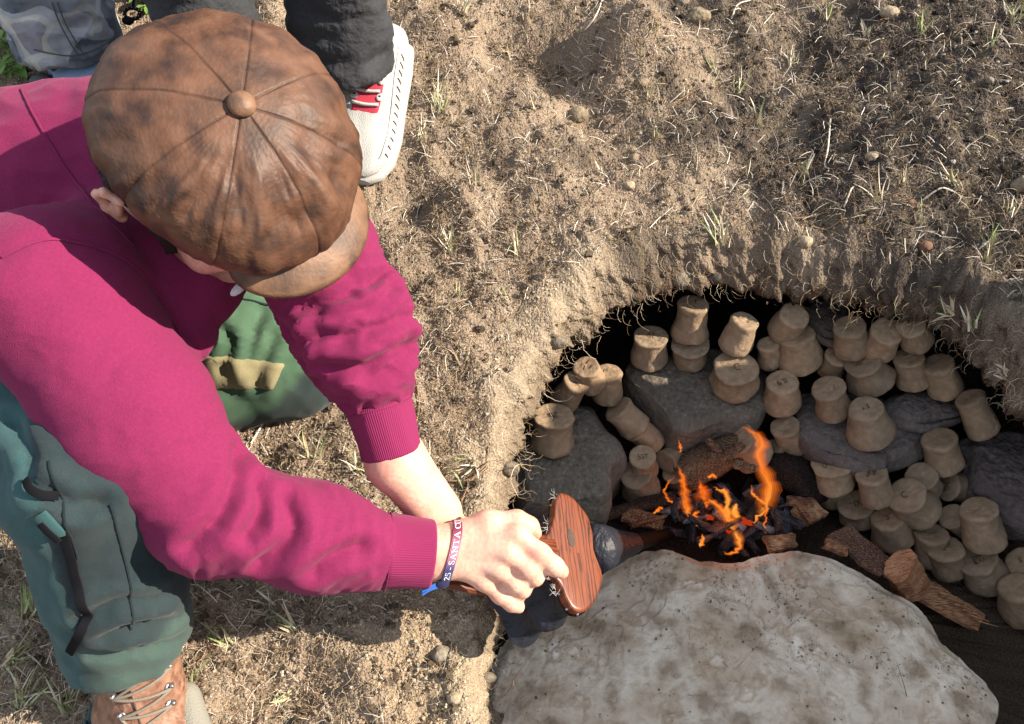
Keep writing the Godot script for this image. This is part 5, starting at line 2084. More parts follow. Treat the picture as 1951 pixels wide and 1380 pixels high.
func make_wristband(w: Node3D, hand: Field) -> void:
	# woven ribbon round the right wrist: plum at the top, blue towards the knot
	var a := at(858, 1052, 1.096)
	var ax := (at(900, 1049, 1.10) - at(820, 1055, 1.088)).normalized()
	var toward := (EYE - a).normalized()
	toward = (toward - ax * toward.dot(ax)).normalized()
	var side := ax.cross(toward)          # towards the lower edge of the wrist as seen
	if side.dot(U) > 0:
		side = -side
	var seg := 72
	var half := 0.0062
	var g := Geo.new()
	var everyone := hand.all()
	var reach := PackedFloat32Array()
	for k in seg:
		var ang := TAU * k / seg
		var d := side * sin(ang) + toward * cos(ang)
		var r := 0.02
		while r < 0.08 and hand.dist(a + d * r, everyone) < 0.0012:
			r += 0.0007
		reach.append(r)
	var ring := func(ang: float, along: float, lift: float) -> Vector3:
		var lean := -0.010 * sin(ang)
		var fr := fposmod(ang, TAU) / TAU * seg
		var k := int(fr)
		var r := 0.0
		for j in range(-3, 5):
			r += reach[(k + j + seg) % seg] / 8.0
		return a + ax * (along + lean) + (side * sin(ang) + toward * cos(ang)) * (r + lift + 0.0006)
	for k in seg:
		var ang := TAU * k / seg
		var s := clampf(0.5 + 0.5 * sin(ang), 0, 1)
		g.col = Color(0.20, 0.025, 0.07).lerp(Color(0.48, 0.18, 0.26), smoothstep(0.1, 0.5, s)).lerp(Color(0.045, 0.05, 0.16), smoothstep(0.5, 0.85, s))
		for q in [[-half, 0.0], [-half * 0.9, 0.0012], [half * 0.9, 0.0012], [half, 0.0]]:
			g.p(ring.call(ang, q[0], q[1]))
	for k in seg:
		for j in 3:
			var k2 := (k + 1) % seg
			g.quad(k * 4 + j, k * 4 + j + 1, k2 * 4 + j + 1, k2 * 4 + j)
	outward(g)
	var band := part("wristband", g, M.cloth, w)
	# lettering bent round the band, reading up the wrist
	var tm := TextMesh.new()
	var fnt := SystemFont.new()
	fnt.font_names = PackedStringArray(["Droid Serif"])
	tm.font = fnt
	tm.text = "25 - SANTA CU"
	tm.font_size = 64
	tm.pixel_size = 0.0101 / 64.0
	tm.depth = 0.0004
	var arr := tm.get_mesh_arrays()
	var tv: PackedVector3Array = arr[Mesh.ARRAY_VERTEX]
	var ti: PackedInt32Array = arr[Mesh.ARRAY_INDEX]
	var lo := 1e3
	var hi := -1e3
	var ylo := 1e3
	var yhi := -1e3
	for p in tv:
		lo = minf(lo, p.x)
		hi = maxf(hi, p.x)
		ylo = minf(ylo, p.y)
		yhi = maxf(yhi, p.y)
	var t := Geo.new()
	t.col = Color(0.78, 0.76, 0.80)
	for p in tv:
		var ang := 1.15 - (p.x - lo) / (hi - lo) * 2.35
		t.p(ring.call(ang, -(p.y - (ylo + yhi) * 0.5), 0.0016 + p.z))
	for k in range(0, ti.size(), 3):
		t.i.append(ti[k])
		t.i.append(ti[k + 1])
		t.i.append(ti[k + 2])
	part("lettering", t, M.cloth, band)
	# knot and frayed blue tail
	var kn := Geo.new()
	kn.col = Color(0.02, 0.022, 0.06)
	kn.ball(ring.call(1.35, -0.004, 0.003), Basis(ax * 0.009, toward * 0.005, side * 0.006), 12, 8)
	kn.col = Color(0.03, 0.11, 0.42)
	var p0: Vector3 = ring.call(1.35, -0.010, 0.004)
	for k in 9:
		var d := -ax * 0.020 + side * (k - 4) * 0.0012 + side * 0.006
		kn.tube([p0 + side * (k - 4) * 0.0007, p0 + d * 0.5 + toward * 0.001, p0 + d + toward * 0.0015 * sin(k * 2.0)], [0.001, 0.0012, 0.0009], 5)
	part("ribbon_tail", kn, M.cloth, band)


func make_boots(w: Node3D, AR: Vector3, AL: Vector3) -> void:
	# right boot under the trouser hem
	var top := at(256, 1225, 1.13)
	var ank := at(300, 1405, 1.175)
	var down := (ank - top).normalized()
	var toe := Vector3(0.75, -0.08, 0.65).normalized()
	var f := Field.new()
	f.k = 0.03
	f.cap(top, ank, 0.052, 0.050)
	var sole_y := 0.0
	var heel := Vector3(ank.x - 0.03, 0.045, ank.z - 0.025)
	f.cap(ank, heel, 0.05, 0.045)
	f.cap(ank + down * 0.02, heel + toe * 0.20 + Vector3(0, -0.005, 0), 0.048, 0.040)
	f.cap(heel, heel + toe * 0.2, 0.042, 0.042)
	var g := Geo.new()
	f.mesh(0.005, g, func(p: Vector3, _n: Vector3) -> float: return n_mid.get_noise_3dv(p * 2.0) * 0.003)
	var boot := part("boot", g, M.boot, w)
	var rand_ := Geo.new()
	rand_.col = Color(0.20, 0.195, 0.165)
	var rf := Field.new()
	rf.k = 0.02
	rf.cap(heel + Vector3(0, -0.02, 0), heel + toe * 0.21 + Vector3(0, -0.02, 0), 0.047, 0.048)
	rf.cap(at(352, 1330, 1.175), heel + toe * 0.17, 0.022, 0.030)
	rf.mesh(0.006, rand_)
	for k in rand_.c.size():
		rand_.c[k] = Color(0.20, 0.195, 0.165)
	part("boot_rand", rand_, M.rubber, boot)
	# lace hooks in two rows, and the laces
	var left := [[208, 1297], [222, 1328], [235, 1364]]
	var right := [[317, 1271], [319, 1310], [321, 1342]]
	var L := []
	var R := []
	for s in 2:
		for q in [left, right][s]:
			var h := f.hit(EYE, ray(q[0], q[1]))
			var n := f.grad(h)
			var hk := Geo.new()
			var tip := h + n * 0.005
			var inw := (at(270, q[1], 1.14) - h)
			inw = (inw - n * inw.dot(n)).normalized()
			hk.ball(h + n * 0.002, Basis(inw * 0.0075, n * 0.002, inw.cross(n) * 0.0055), 12, 8)
			hk.tube([h + n * 0.001 - inw * 0.003, h + n * 0.006 - inw * 0.005, h + n * 0.0085 - inw * 0.003], [0.0035, 0.0034, 0.0030], 10)
			part("lace_hook", hk, M.metal, boot)
			(L if s == 0 else R).append(h + n * 0.0065)
	var pairs := []
	for k in 3:
		pairs.append([L[k], R[k]])
		if k > 0:
			pairs.append([L[k], R[k - 1]])
	pairs.append([L[0], f.hit(EYE, ray(262, 1286)) ])
	pairs.append([L[1], f.hit(EYE, ray(290, 1268))])
	pairs.append([L[2], f.hit(EYE, ray(255, 1390))])
	pairs.append([R[2], f.hit(EYE, ray(272, 1385))])
	for pr in pairs:
		var lc := Geo.new()
		var path := []
		for k in 9:
			var t := k / 8.0
			var p: Vector3 = (pr[0] as Vector3).lerp(pr[1], t)
			# keep the lace above the leather
			var d := f.dist(p, f.all())
			if d < 0.006:
				p += f.grad(p) * (0.006 - d)
			path.append(p)
		var rad := []
		for k in 9:
			rad.append(0.0021)
		lc.tube(path, rad, 7)
		part("lace", lc, M.lace, boot)
	var tg := Geo.new()
	var tongue := strip_on(f, [[262, 1262], [272, 1300], [284, 1340], [296, 1379]], 10, 0.017, 0.0012, 0.002)
	part("tongue", tongue, M.boot, boot)
	# left boot, folded under the body; its pale toe shows at the left edge
	var lt := at(48, 984, 1.40)
	var lg := Geo.new()
	var lf := Field.new()
	lf.k = 0.03
	lf.cap(AL, lt + Vector3(-0.02, 0.02, -0.02), 0.05, 0.045)
	lf.cap(lt + Vector3(-0.06, 0, 0), lt + Vector3(0.01, -0.01, 0.0), 0.045, 0.032)
	lf.mesh(0.008, lg)
	for k in lg.c.size():
		lg.c[k] = Color(0.42, 0.36, 0.22)
	part("boot", lg, M.rubber, w)


# ---------------------------------------------------------------- the cap
func make_cap() -> void:
	var w: Node3D = get_node("person")
	var C: Vector3 = M.head[0]
	var up: Vector3 = M.head[1]
	var fw: Vector3 = M.head[2]
	var rt: Vector3 = M.head[3]
	var cap := Node3D.new()
	cap.name = "flat_cap"
	cap.position = C - w.position
	w.add_child(cap)
	var nz := FastNoiseLite.new()
	nz.seed = 21
	nz.frequency = 1.0
	nz.fractal_octaves = 3
	var prof := [[0.0, 0.055], [0.06, 0.0545], [0.14, 0.0535], [0.24, 0.0525], [0.34, 0.0505], [0.44, 0.0475], [0.54, 0.0435], [0.64, 0.0375], [0.73, 0.0305], [0.81, 0.0225], [0.88, 0.0135], [0.94, 0.0035], [0.98, -0.0065], [1.0, -0.017], [0.995, -0.027], [0.965, -0.036], [0.91, -0.044], [0.84, -0.050], [0.76, -0.055], [0.68, -0.058]]
	var seg := 64
	for pn in 8:
		var g := Geo.new()
		var rows := prof.size() * 3 - 2
		for r in rows:
			var fr := r / 3.0
			var j := mini(int(fr), prof.size() - 2)
			var t := fr - j
			var rho: float = lerpf(prof[j][0], prof[j + 1][0], t)
			var hh: float = lerpf(prof[j][1], prof[j + 1][1], t)
			for s in seg + 1:
				var fx := float(s) / seg
				var th := (pn + fx) * TAU / 8.0      # 0 at the front, turning towards the right ear
				var front := cos(th)
				var R := 0.140 + 0.006 * cos(2.0 * th) + 0.003 * sin(th * 3.0 + 1.0)
				var h := hh - 0.012 * rho * rho * maxf(front, 0.0) 
				var arc := minf(fx, 1.0 - fx) * TAU / 8.0 * rho * R
				var puff := 0.0006 * sin(fx * PI) * smoothstep(0.1, 0.6, rho)
				var seam := -0.0011 * exp(-pow(arc / 0.0013, 2.0)) * smoothstep(0.04, 0.12, rho)
				# folds run outward from the button, deepest over the forehead
				var fold := nz.get_noise_3d(cos(th) * 1.6 + 3.0, sin(th) * 1.6, rho * 1.5) * 0.55 + nz.get_noise_3d(cos(th) * 3.0, sin(th) * 3.0, rho * 1.6 + 9.0) * 0.45
				var soft := nz.get_noise_3dv(Vector3(sin(th) * rho * 2.4, cos(th) * rho * 2.4, 7.0))
				var deep := smoothstep(0.25, 0.7, rho) * smoothstep(1.0, 0.8, rho)
				var lump_ := fold * (0.002 + 0.017 * smoothstep(-0.1, 0.9, cos(th - 0.45))) * deep + soft * 0.005 * smoothstep(0.2, 0.6, rho)
				var out_ := rho * R * (1.0 + 0.012 * soft)
				var nrm := Vector2(rho, 1.0 - rho * 0.7).normalized()
				var dd := puff + seam + lump_
				out_ += nrm.x * dd * smoothstep(0.5, 0.9, rho)
				h += nrm.y * dd
				g.col = Color(0.62, 0.55, 0.56) * (1.0 - 0.3 * exp(-pow(arc / 0.0016, 2.0)) * smoothstep(0.05, 0.1, rho))
				g.p(C + fw * cos(th) * out_ + rt * sin(th) * out_ + up * h)
		g.grid(0, seg + 1, rows)
		outward(g)
		part("panel", g, M.cap, cap)
	var bg := Geo.new()
	bg.ball(C + up * 0.0575, Basis(rt * 0.0140, up * 0.0085, -fw * 0.0140), 24, 16)
	part("button", bg, M.cap, cap)
	# peak
	var pg := Geo.new()
	var na := 48
	var sec := [[0.0, 0.0], [0.25, 0.003], [0.5, 0.005], [0.75, 0.0055], [0.93, 0.004], [1.0, 0.0], [0.93, -0.005], [0.7, -0.006], [0.35, -0.007], [0.0, -0.007]]
	for a in na + 1:
		var th := lerpf(-1.0, 0.72, float(a) / na)
		var len_ := 0.060 * pow(maxf(cos((th + 0.14) * 1.80), 0.0), 0.42)
		var r0 := 0.104
		for q in sec:
			var rad: float = r0 + (len_ + 0.004) * q[0]
			var side := sin(th) * rad
			var fwd = cos(th) * rad * 1.0 + 0.012 * q[0]
			var drop: float = -0.046 - 0.020 * q[0] - 0.9 * side * side + q[1]
			pg.p(C + fw * fwd + rt * side + up * drop)
	var m := sec.size()
	for a in na:
		for k in m:
			var k2 := (k + 1) % m
			pg.quad(a * m + k, a * m + k2, (a + 1) * m + k2, (a + 1) * m + k)
	outward(pg)
	part("peak", pg, M.cap, cap)


# ---------------------------------------------------------------- two people standing behind
func standing(w: Node3D, hems: Array, waist: Vector3, r_hem: float, m_leg: Material, m_top: Material, facing: Vector3, sd: int, cell: float) -> Array:
	# hems: [hem centre, knee] of the two legs
	var nz := FastNoiseLite.new()
	nz.seed = sd
	nz.frequency = 1.0
	nz.fractal_octaves = 2
	var side := facing.cross(Vector3.UP).normalized()
	var f := Field.new()
	f.k = 0.03
	for k in 2:
		var h: Vector3 = hems[k][0]
		var kn: Vector3 = hems[k][1]
		var hip := waist + side * (0.09 if k == 0 else -0.09) + Vector3(0, -0.12, 0)
		f.cap(h - (kn - h).normalized() * 0.08, kn, r_hem, r_hem * 0.98)
		f.cap(kn, hip, r_hem * 0.98, 0.108)
		f.cuts.append([h, (h - kn).normalized(), 0.2])
	f.cap(waist + side * 0.06 - Vector3(0, 0.06, 0), waist - side * 0.06 - Vector3(0, 0.06, 0), 0.125, 0.125)
	var hem0: Vector3 = hems[0][0]
	var hem1: Vector3 = hems[1][0]
	var g := Geo.new()
	f.mesh(cell, g, func(p: Vector3, _n: Vector3) -> float:
		var low := minf((p - hem0).length(), (p - hem1).length())
		var a := 0.003 + 0.006 * exp(-pow(low / 0.22, 2.0))
		return nz.get_noise_3dv(p * 8.0) * 0.010 + a * (1.0 - 2.2 * absf(nz.get_noise_3dv(Vector3(p.x * 10.0, p.y * 19.0, p.z * 10.0)))))
	var legs := part("trousers", g, m_leg, w)
	# upper body with the hands in the pockets
	var t := Field.new()
	t.k = 0.05
	var chest := waist + Vector3(0, 0.36, 0) + facing * 0.02
	t.cap(waist + side * 0.05, chest + side * 0.08, 0.12, 0.125)
	t.cap(waist - side * 0.05, chest - side * 0.08, 0.12, 0.125)
	for s in [-1.0, 1.0]:
		var sh = chest + side * 0.19 * s + Vector3(0, 0.08, 0)
		var el = sh + side * 0.09 * s + Vector3(0, -0.30, 0) - facing * 0.05
		t.cap(chest + Vector3(0, 0.06, 0), sh, 0.10, 0.075)
		t.cap(sh, el, 0.068, 0.055)
		t.cap(el, waist + side * 0.155 * s + facing * 0.08 - Vector3(0, 0.04, 0), 0.055, 0.05)
	var tg := Geo.new()
	t.mesh(0.022, tg)
	part("jacket", tg, m_top, w)
	var hd := Field.new()
	hd.k = 0.03
	var hc := chest + Vector3(0, 0.33, 0) + facing * 0.04
	var ax := Basis(side, Vector3.UP, facing)
	hd.ell(hc + Vector3(0, 0.02, 0), ax, Vector3(0.077, 0.105, 0.095))
	hd.ell(hc - Vector3(0, 0.06, 0) + facing * 0.03, ax, Vector3(0.058, 0.06, 0.06))
	hd.cap(hc + facing * 0.088, hc + facing * 0.112 - Vector3(0, 0.035, 0), 0.008, 0.012)
	hd.ell(hc + facing * 0.088 - Vector3(0, 0.06, 0), ax, Vector3(0.024, 0.008, 0.01))
	for s in [-1.0, 1.0]:
		hd.ell(hc + side * 0.078 * s - facing * 0.01, ax, Vector3(0.011, 0.03, 0.018))
		hd.ell(hc + side * 0.032 * s + facing * 0.085 + Vector3(0, 0.005, 0), ax, Vector3(0.013, 0.007, 0.008))
	hd.cap(hc - Vector3(0, 0.05, 0), chest + Vector3(0, 0.08, 0), 0.055, 0.065)
	var hg := Geo.new()
	hg.col = Color(0.55, 0.33, 0.25)
	hd.mesh(0.011, hg)
	part("head", hg, M.skin, w)
	var hr := Field.new()
	hr.ell(hc + Vector3(0, 0.035, 0) - facing * 0.018, ax, Vector3(0.083, 0.105, 0.095))
	hr.cuts.append([hc + facing * 0.05, facing, 0.3])
	var hrg := Geo.new()
	hr.mesh(0.012, hrg)
	part("hair", hrg, M.hair, w)
	return [f, legs]


func shoe_frame(heel: Vector3, toe: Vector3) -> Array:
	var a := (toe - heel).normalized()
	var n := up_at((heel.x + toe.x) / 2, (heel.z + toe.z) / 2)
	n = (n - a * n.dot(a)).normalized()
	return [a, n, a.cross(n)]


func shoe_loft(heel: Vector3, toe: Vector3, st: Array, nseg: int, col: Color, nz := 0.0) -> Geo:
	# stations along the foot: [t, half width left, half width right, bottom, top, fullness]
	var fr := shoe_frame(heel, toe)
	var ln := (toe - heel).length()
	var g := Geo.new()
	g.col = col
	for s in st:
		for k in nseg:
			var ang := TAU * k / nseg
			var cx := cos(ang)
			var sy := sin(ang)
			var e: float = s[5]
			var x := signf(cx) * pow(absf(cx), e)
			var y := signf(sy) * pow(absf(sy), e)
			var hw: float = s[2] if cx > 0 else s[1]
			var p: Vector3 = heel + fr[0] * ln * s[0] + fr[2] * x * hw + fr[1] * lerpf(s[3], s[4], y * 0.5 + 0.5)
			if nz > 0:
				g.col = col * (0.82 + 0.3 * n_mid.get_noise_3dv(p * 2.0) + 0.2 * n_fine.get_noise_3dv(p))
				p += fr[1] * n_clod.get_noise_3dv(p * 1.2) * nz
			g.p(p)
	var m := st.size()
	g.grid(0, nseg, m, true)
	var a := g.p(heel + fr[0] * ln * st[0][0] + fr[1] * (st[0][3] + st[0][4]) * 0.5)
	var b := g.p(heel + fr[0] * ln * st[m - 1][0] + fr[1] * (st[m - 1][3] + st[m - 1][4]) * 0.5)
	for k in nseg:
		var k2 := (k + 1) % nseg
		g.tri(a, k2, k)
		g.tri(b, (m - 1) * nseg + k, (m - 1) * nseg + k2)
	outward(g)
	return g


func make_bystanders() -> void:
	# black trousers and white shoes
	var heel := on_ground(750, 98)
	var toe := on_ground(684, 362)
	var w := thing("person", "standing person in black trousers and white shoes behind the cap wearer", "person", Vector3(heel.x - 0.05, heel.y, heel.z))
	var h1 := at(655, 128, 1.53)
	var h2 := at(445, 215, 1.50)
	var k1 := at(668, -360, 1.50)
	k1.y = h1.y + 0.36
	var waist := (h1 + h2) * 0.5 + Vector3(0.0, 0.82, -0.06)
	standing(w, [[h1, h1 + Vector3(0.015, 0.36, 0.0)], [h2, h2 + Vector3(-0.01, 0.36, 0.0)]], waist, 0.083, M.black_cloth, M.black_cloth, Vector3(0.1, 0, 1).normalized(), 61, 0.009)
	var st := [[0.0, 0.030, 0.030, 0.0, 0.036, 0.7], [0.03, 0.040, 0.040, 0.0, 0.040, 0.6], [0.2, 0.046, 0.047, 0.0, 0.040, 0.5], [0.45, 0.050, 0.052, 0.002, 0.038, 0.5], [0.68, 0.056, 0.060, 0.004, 0.038, 0.5], [0.85, 0.054, 0.056, 0.008, 0.040, 0.55], [0.95, 0.042, 0.043, 0.012, 0.040, 0.6], [1.0, 0.022, 0.022, 0.016, 0.036, 0.8]]
	var up_st := [[0.02, 0.030, 0.030, 0.03, 0.085, 0.8], [0.08, 0.038, 0.038, 0.03, 0.100, 0.75], [0.25, 0.042, 0.043, 0.03, 0.108, 0.75], [0.42, 0.045, 0.046, 0.03, 0.100, 0.8], [0.58, 0.049, 0.052, 0.03, 0.084, 0.85], [0.74, 0.051, 0.054, 0.03, 0.072, 0.85], [0.87, 0.046, 0.048, 0.03, 0.063, 0.85], [0.95, 0.034, 0.034, 0.03, 0.055, 0.9], [0.985, 0.016, 0.016, 0.03, 0.046, 1.0]]
	for q in st + up_st:
		q[1] *= 1.12
		q[2] *= 1.12
	var fr := shoe_frame(heel, toe)
	var ln := (toe - heel).length()
	for k in 2:
		var off := Vector3.ZERO if k == 0 else (h2 - h1) * Vector3(1, 0, 1)
		var hh := heel + off
		var tt := toe + off
		hh.y = hill(hh.x, hh.z)
		tt.y = hill(tt.x, tt.z)
		var shoe := part("shoe", shoe_loft(hh, tt, up_st, 40, Color(0.46, 0.45, 0.43), 0.002), M.white, w)
		part("sole", shoe_loft(hh, tt, st, 44, Color(0.46, 0.45, 0.43), 0.001), M.white, shoe)
		var lay := func(t: float, s: float) -> Vector3:
			# a point on the upper at length t, sideways s (-1..1)
			var j := 0
			while j < up_st.size() - 2 and up_st[j + 1][0] < t:
				j += 1
			var u: float = clampf((t - up_st[j][0]) / (up_st[j + 1][0] - up_st[j][0]), 0, 1)
			var q := []
			for c in 6:
				q.append(lerpf(up_st[j][c], up_st[j + 1][c], u))
			var e: float = q[5]
			var y := pow(maxf(1.0 - pow(absf(s), 2.0 / e), 0.0), e / 2.0)
			var f2 := shoe_frame(hh, tt)
			return hh + f2[0] * ln * t + f2[2] * s * (q[2] if s > 0 else q[1]) + f2[1] * lerpf(q[3], q[4], y * 0.5 + 0.5)
		var tg := Geo.new()
		for b in 15:
			for a in 13:
				var t := lerpf(0.22, 0.66, b / 14.0)
				var s := lerpf(-0.62, 0.62, a / 12.0) * (1.0 - 0.25 * b / 14.0)
				tg.col = Color(0.46, 0.045, 0.075)
				tg.p((lay.call(t, s) as Vector3) + fr[1] * (0.0022 if a > 0 and a < 12 and b < 14 else -0.003))
		tg.grid(0, 13, 15)
		outward(tg)
		part("tongue", tg, M.cloth, shoe)
		for sd in [-1.0, 1.0]:
			for j in 4:
				var t := 0.28 + j * 0.09
				var q: Vector3 = lay.call(t, 0.42 * sd)
				var pg := Geo.new()
				pg.col = Color(0.46, 0.45, 0.43)
				pg.ball(q + fr[1] * 0.002, Basis(fr[0] * 0.009, fr[1] * 0.003, fr[2] * -0.0085), 10, 6)
				part("eyelet_tab", pg, M.white, shoe)
				var eg := Geo.new()
				eg.ball(q + fr[1] * 0.0048, Basis(fr[0] * 0.0022, fr[1] * 0.0012, fr[2] * -0.0022), 8, 5)
				part("eyelet", eg, M.black, shoe)
		for j in 5:
			var lg := Geo.new()
			var t := 0.30 + j * 0.075
			var path := []
			for q in 9:
				path.append((lay.call(t + 0.01 * sin(q * 0.4), lerpf(-0.42, 0.42, q / 8.0)) as Vector3) + fr[1] * 0.006)
			var rad := []
			for q in 9:
				rad.append(0.003)
			lg.tube(path, rad, 7)
			lg.c.fill(Color(0.46, 0.45, 0.43))
			part("lace", lg, M.white, shoe)
		# stitched edge along the outer side
		var sg := Geo.new()
		for j in 13:
			var t := 0.25 + j * 0.05
			var p: Vector3 = lay.call(t, -0.90)
			var q: Vector3 = lay.call(t + 0.012, -0.99)
			sg.tube([p + fr[1] * 0.001 - fr[2] * 0.001, p.lerp(q, 0.5) - fr[2] * 0.002 + fr[1] * 0.001, q - fr[2] * 0.001], [0.0011, 0.0013, 0.0009], 4)
		part("stitching", sg, M.lace, shoe)
		var eg2 := Geo.new()
		var path2 := []
		var rad2 := []
		for j in 24:
			path2.append((lay.call(0.2 + j * 0.03, -0.80) as Vector3) + fr[1] * 0.0006)
			rad2.append(0.0007)
		eg2.tube(path2, rad2, 4)
		part("seam", eg2, M.lace, shoe)

	# camouflage trousers and blue rubber clogs
	var w2 := thing("person", "standing person in grey camouflage trousers and blue rubber clogs at the top left", "person", Vector3(-0.86, 0.4, -1.6))
	var c1 := at(140, 92, 1.60)
	var c2 := at(320, -10, 1.86)
	var fw := Vector3(0.35, 0, 1).normalized()
	var waist2 := (c1 + c2) * 0.5 + Vector3(-0.02, 0.80, -0.05)
	var res := standing(w2, [[c1, c1 + Vector3(-0.03, 0.36, -0.02)], [c2, c2 + Vector3(-0.01, 0.36, -0.02)]], waist2, 0.095, M.camo, M.camo, fw, 62, 0.010)
	var legf: Field = res[0]
	var legs: MeshInstance3D = res[1]
	for px in [[[98, 2], [112, 40], [132, 78], [148, 104]], [[108, 2], [122, 40], [142, 76], [158, 102]], [[68, 92], [100, 100], [140, 104], [180, 92], [212, 70]]]:
		var sg := strip_on(legf, px, 18, 0.0012, 0.0065, 0.0008)
		part("seam", sg, M.dark_seam, legs)
	# black toggle cord hanging at the trouser leg
	var cg := Geo.new()
	var cc := at(252, 26, 1.55)
	var ring := []
	var rad := []
	for k in 33:
		var a := TAU * k / 32.0
		ring.append(cc + Vector3.RIGHT * cos(a) * 0.014 + U * sin(a) * 0.010)
		rad.append(0.0033)
	cg.tube(ring, rad, 8, false)
	cg.tube([cc + U * 0.010, cc + U * 0.03 + Vector3.RIGHT * 0.004, cc + U * 0.05], [0.0025, 0.0025, 0.0025], 6)
	cg.ball(cc - U * 0.013 + Vector3.RIGHT * -0.008, Basis().scaled(Vector3(0.011, 0.008, 0.008)), 12, 8)
	var cord := part("toggle_cord", cg, M.black, w2)
	var dg := Geo.new()
	for k in 12:
		var a := TAU * k / 12.0
		dg.ball(cc + Vector3.RIGHT * cos(a) * 0.0145 + U * sin(a) * 0.0105 - F * 0.003, Basis().scaled(Vector3.ONE * 0.0009), 6, 4)
	part("cord_fleck", dg, M.thread, cord)
	for k in 2:
		var c: Vector3 = c1 if k == 0 else c2
		var hh := Vector3(c.x - 0.05, 0, c.z - 0.06)
		var tt := hh + Vector3(0.17, 0, 0.20)
		hh.y = hill(hh.x, hh.z)
		tt.y = hill(tt.x, tt.z)
		var cs := [[0.0, 0.030, 0.030, 0.0, 0.050, 0.8], [0.05, 0.042, 0.042, 0.0, 0.062, 0.7], [0.25, 0.050, 0.050, 0.0, 0.066, 0.7], [0.45, 0.055, 0.055, 0.0, 0.085, 0.75], [0.62, 0.060, 0.060, 0.002, 0.082, 0.8], [0.8, 0.060, 0.060, 0.004, 0.070, 0.85], [0.93, 0.046, 0.046, 0.008, 0.056, 0.9], [1.0, 0.022, 0.022, 0.014, 0.042, 1.0]]
		var clog := part("clog", shoe_loft(hh, tt, cs, 40, Color(0.20, 0.29, 0.42)), M.rubber, w2)
		var ss := cs.map(func(s): return [s[0], s[1] + 0.004, s[2] + 0.004, s[3], s[3] + 0.026, 0.5])
		part("sole", shoe_loft(hh, tt, ss, 40, Color(0.42, 0.43, 0.45)), M.rubber, clog)
		var fg := Geo.new()
		fg.col = Color(0.03, 0.035, 0.05)
		var fr2 := shoe_frame(hh, tt)
		fg.ball(hh + fr2[0] * 0.07 + fr2[1] * 0.062, Basis(fr2[0] * 0.055, fr2[1] * 0.016, fr2[2] * -0.042), 20, 12)
		part("foot_opening", fg, M.rubber, clog)
		if k == 0:
			var sg := Geo.new()
			sg.col = Color(0.06, 0.065, 0.075)
			sg.tube([at(62, 152, 1.60), at(78, 148, 1.585), at(96, 150, 1.58)], [0.010, 0.013, 0.008], 12, true, 0.5)
			part("strap_stud", sg, M.rubber, clog)


# ---------------------------------------------------------------- plants
func blade(g: Geo, p: Vector3, dir: Vector3, ln: float, wd: float, bend: float, c0: Color, c1: Color) -> void:
	var n := 6
	var side := dir.cross(Vector3(rng.randf() - 0.5, rng.randf() - 0.5, rng.randf() - 0.5).normalized()).normalized()
	var lean := side.cross(dir).normalized()
	var first := g.v.size()
	var q := p
	var d := dir
	for k in n + 1:
		var t := float(k) / n
		var hw := wd * 0.5 * (1.0 - pow(t, 2.2)) + 0.0001
		g.col = c0.lerp(c1, t)
		g.p(q - side * hw)
		g.p(q + lean * hw * 0.35)
		g.p(q + side * hw)
		d = (d + lean * bend / n + Vector3(0, -0.25 * absf(bend) / n, 0)).normalized()
		q += d * ln / n
	for k in n:
		for j in 2:
			var o := first + k * 3 + j
			g.quad(o, o + 1, o + 4, o + 3)


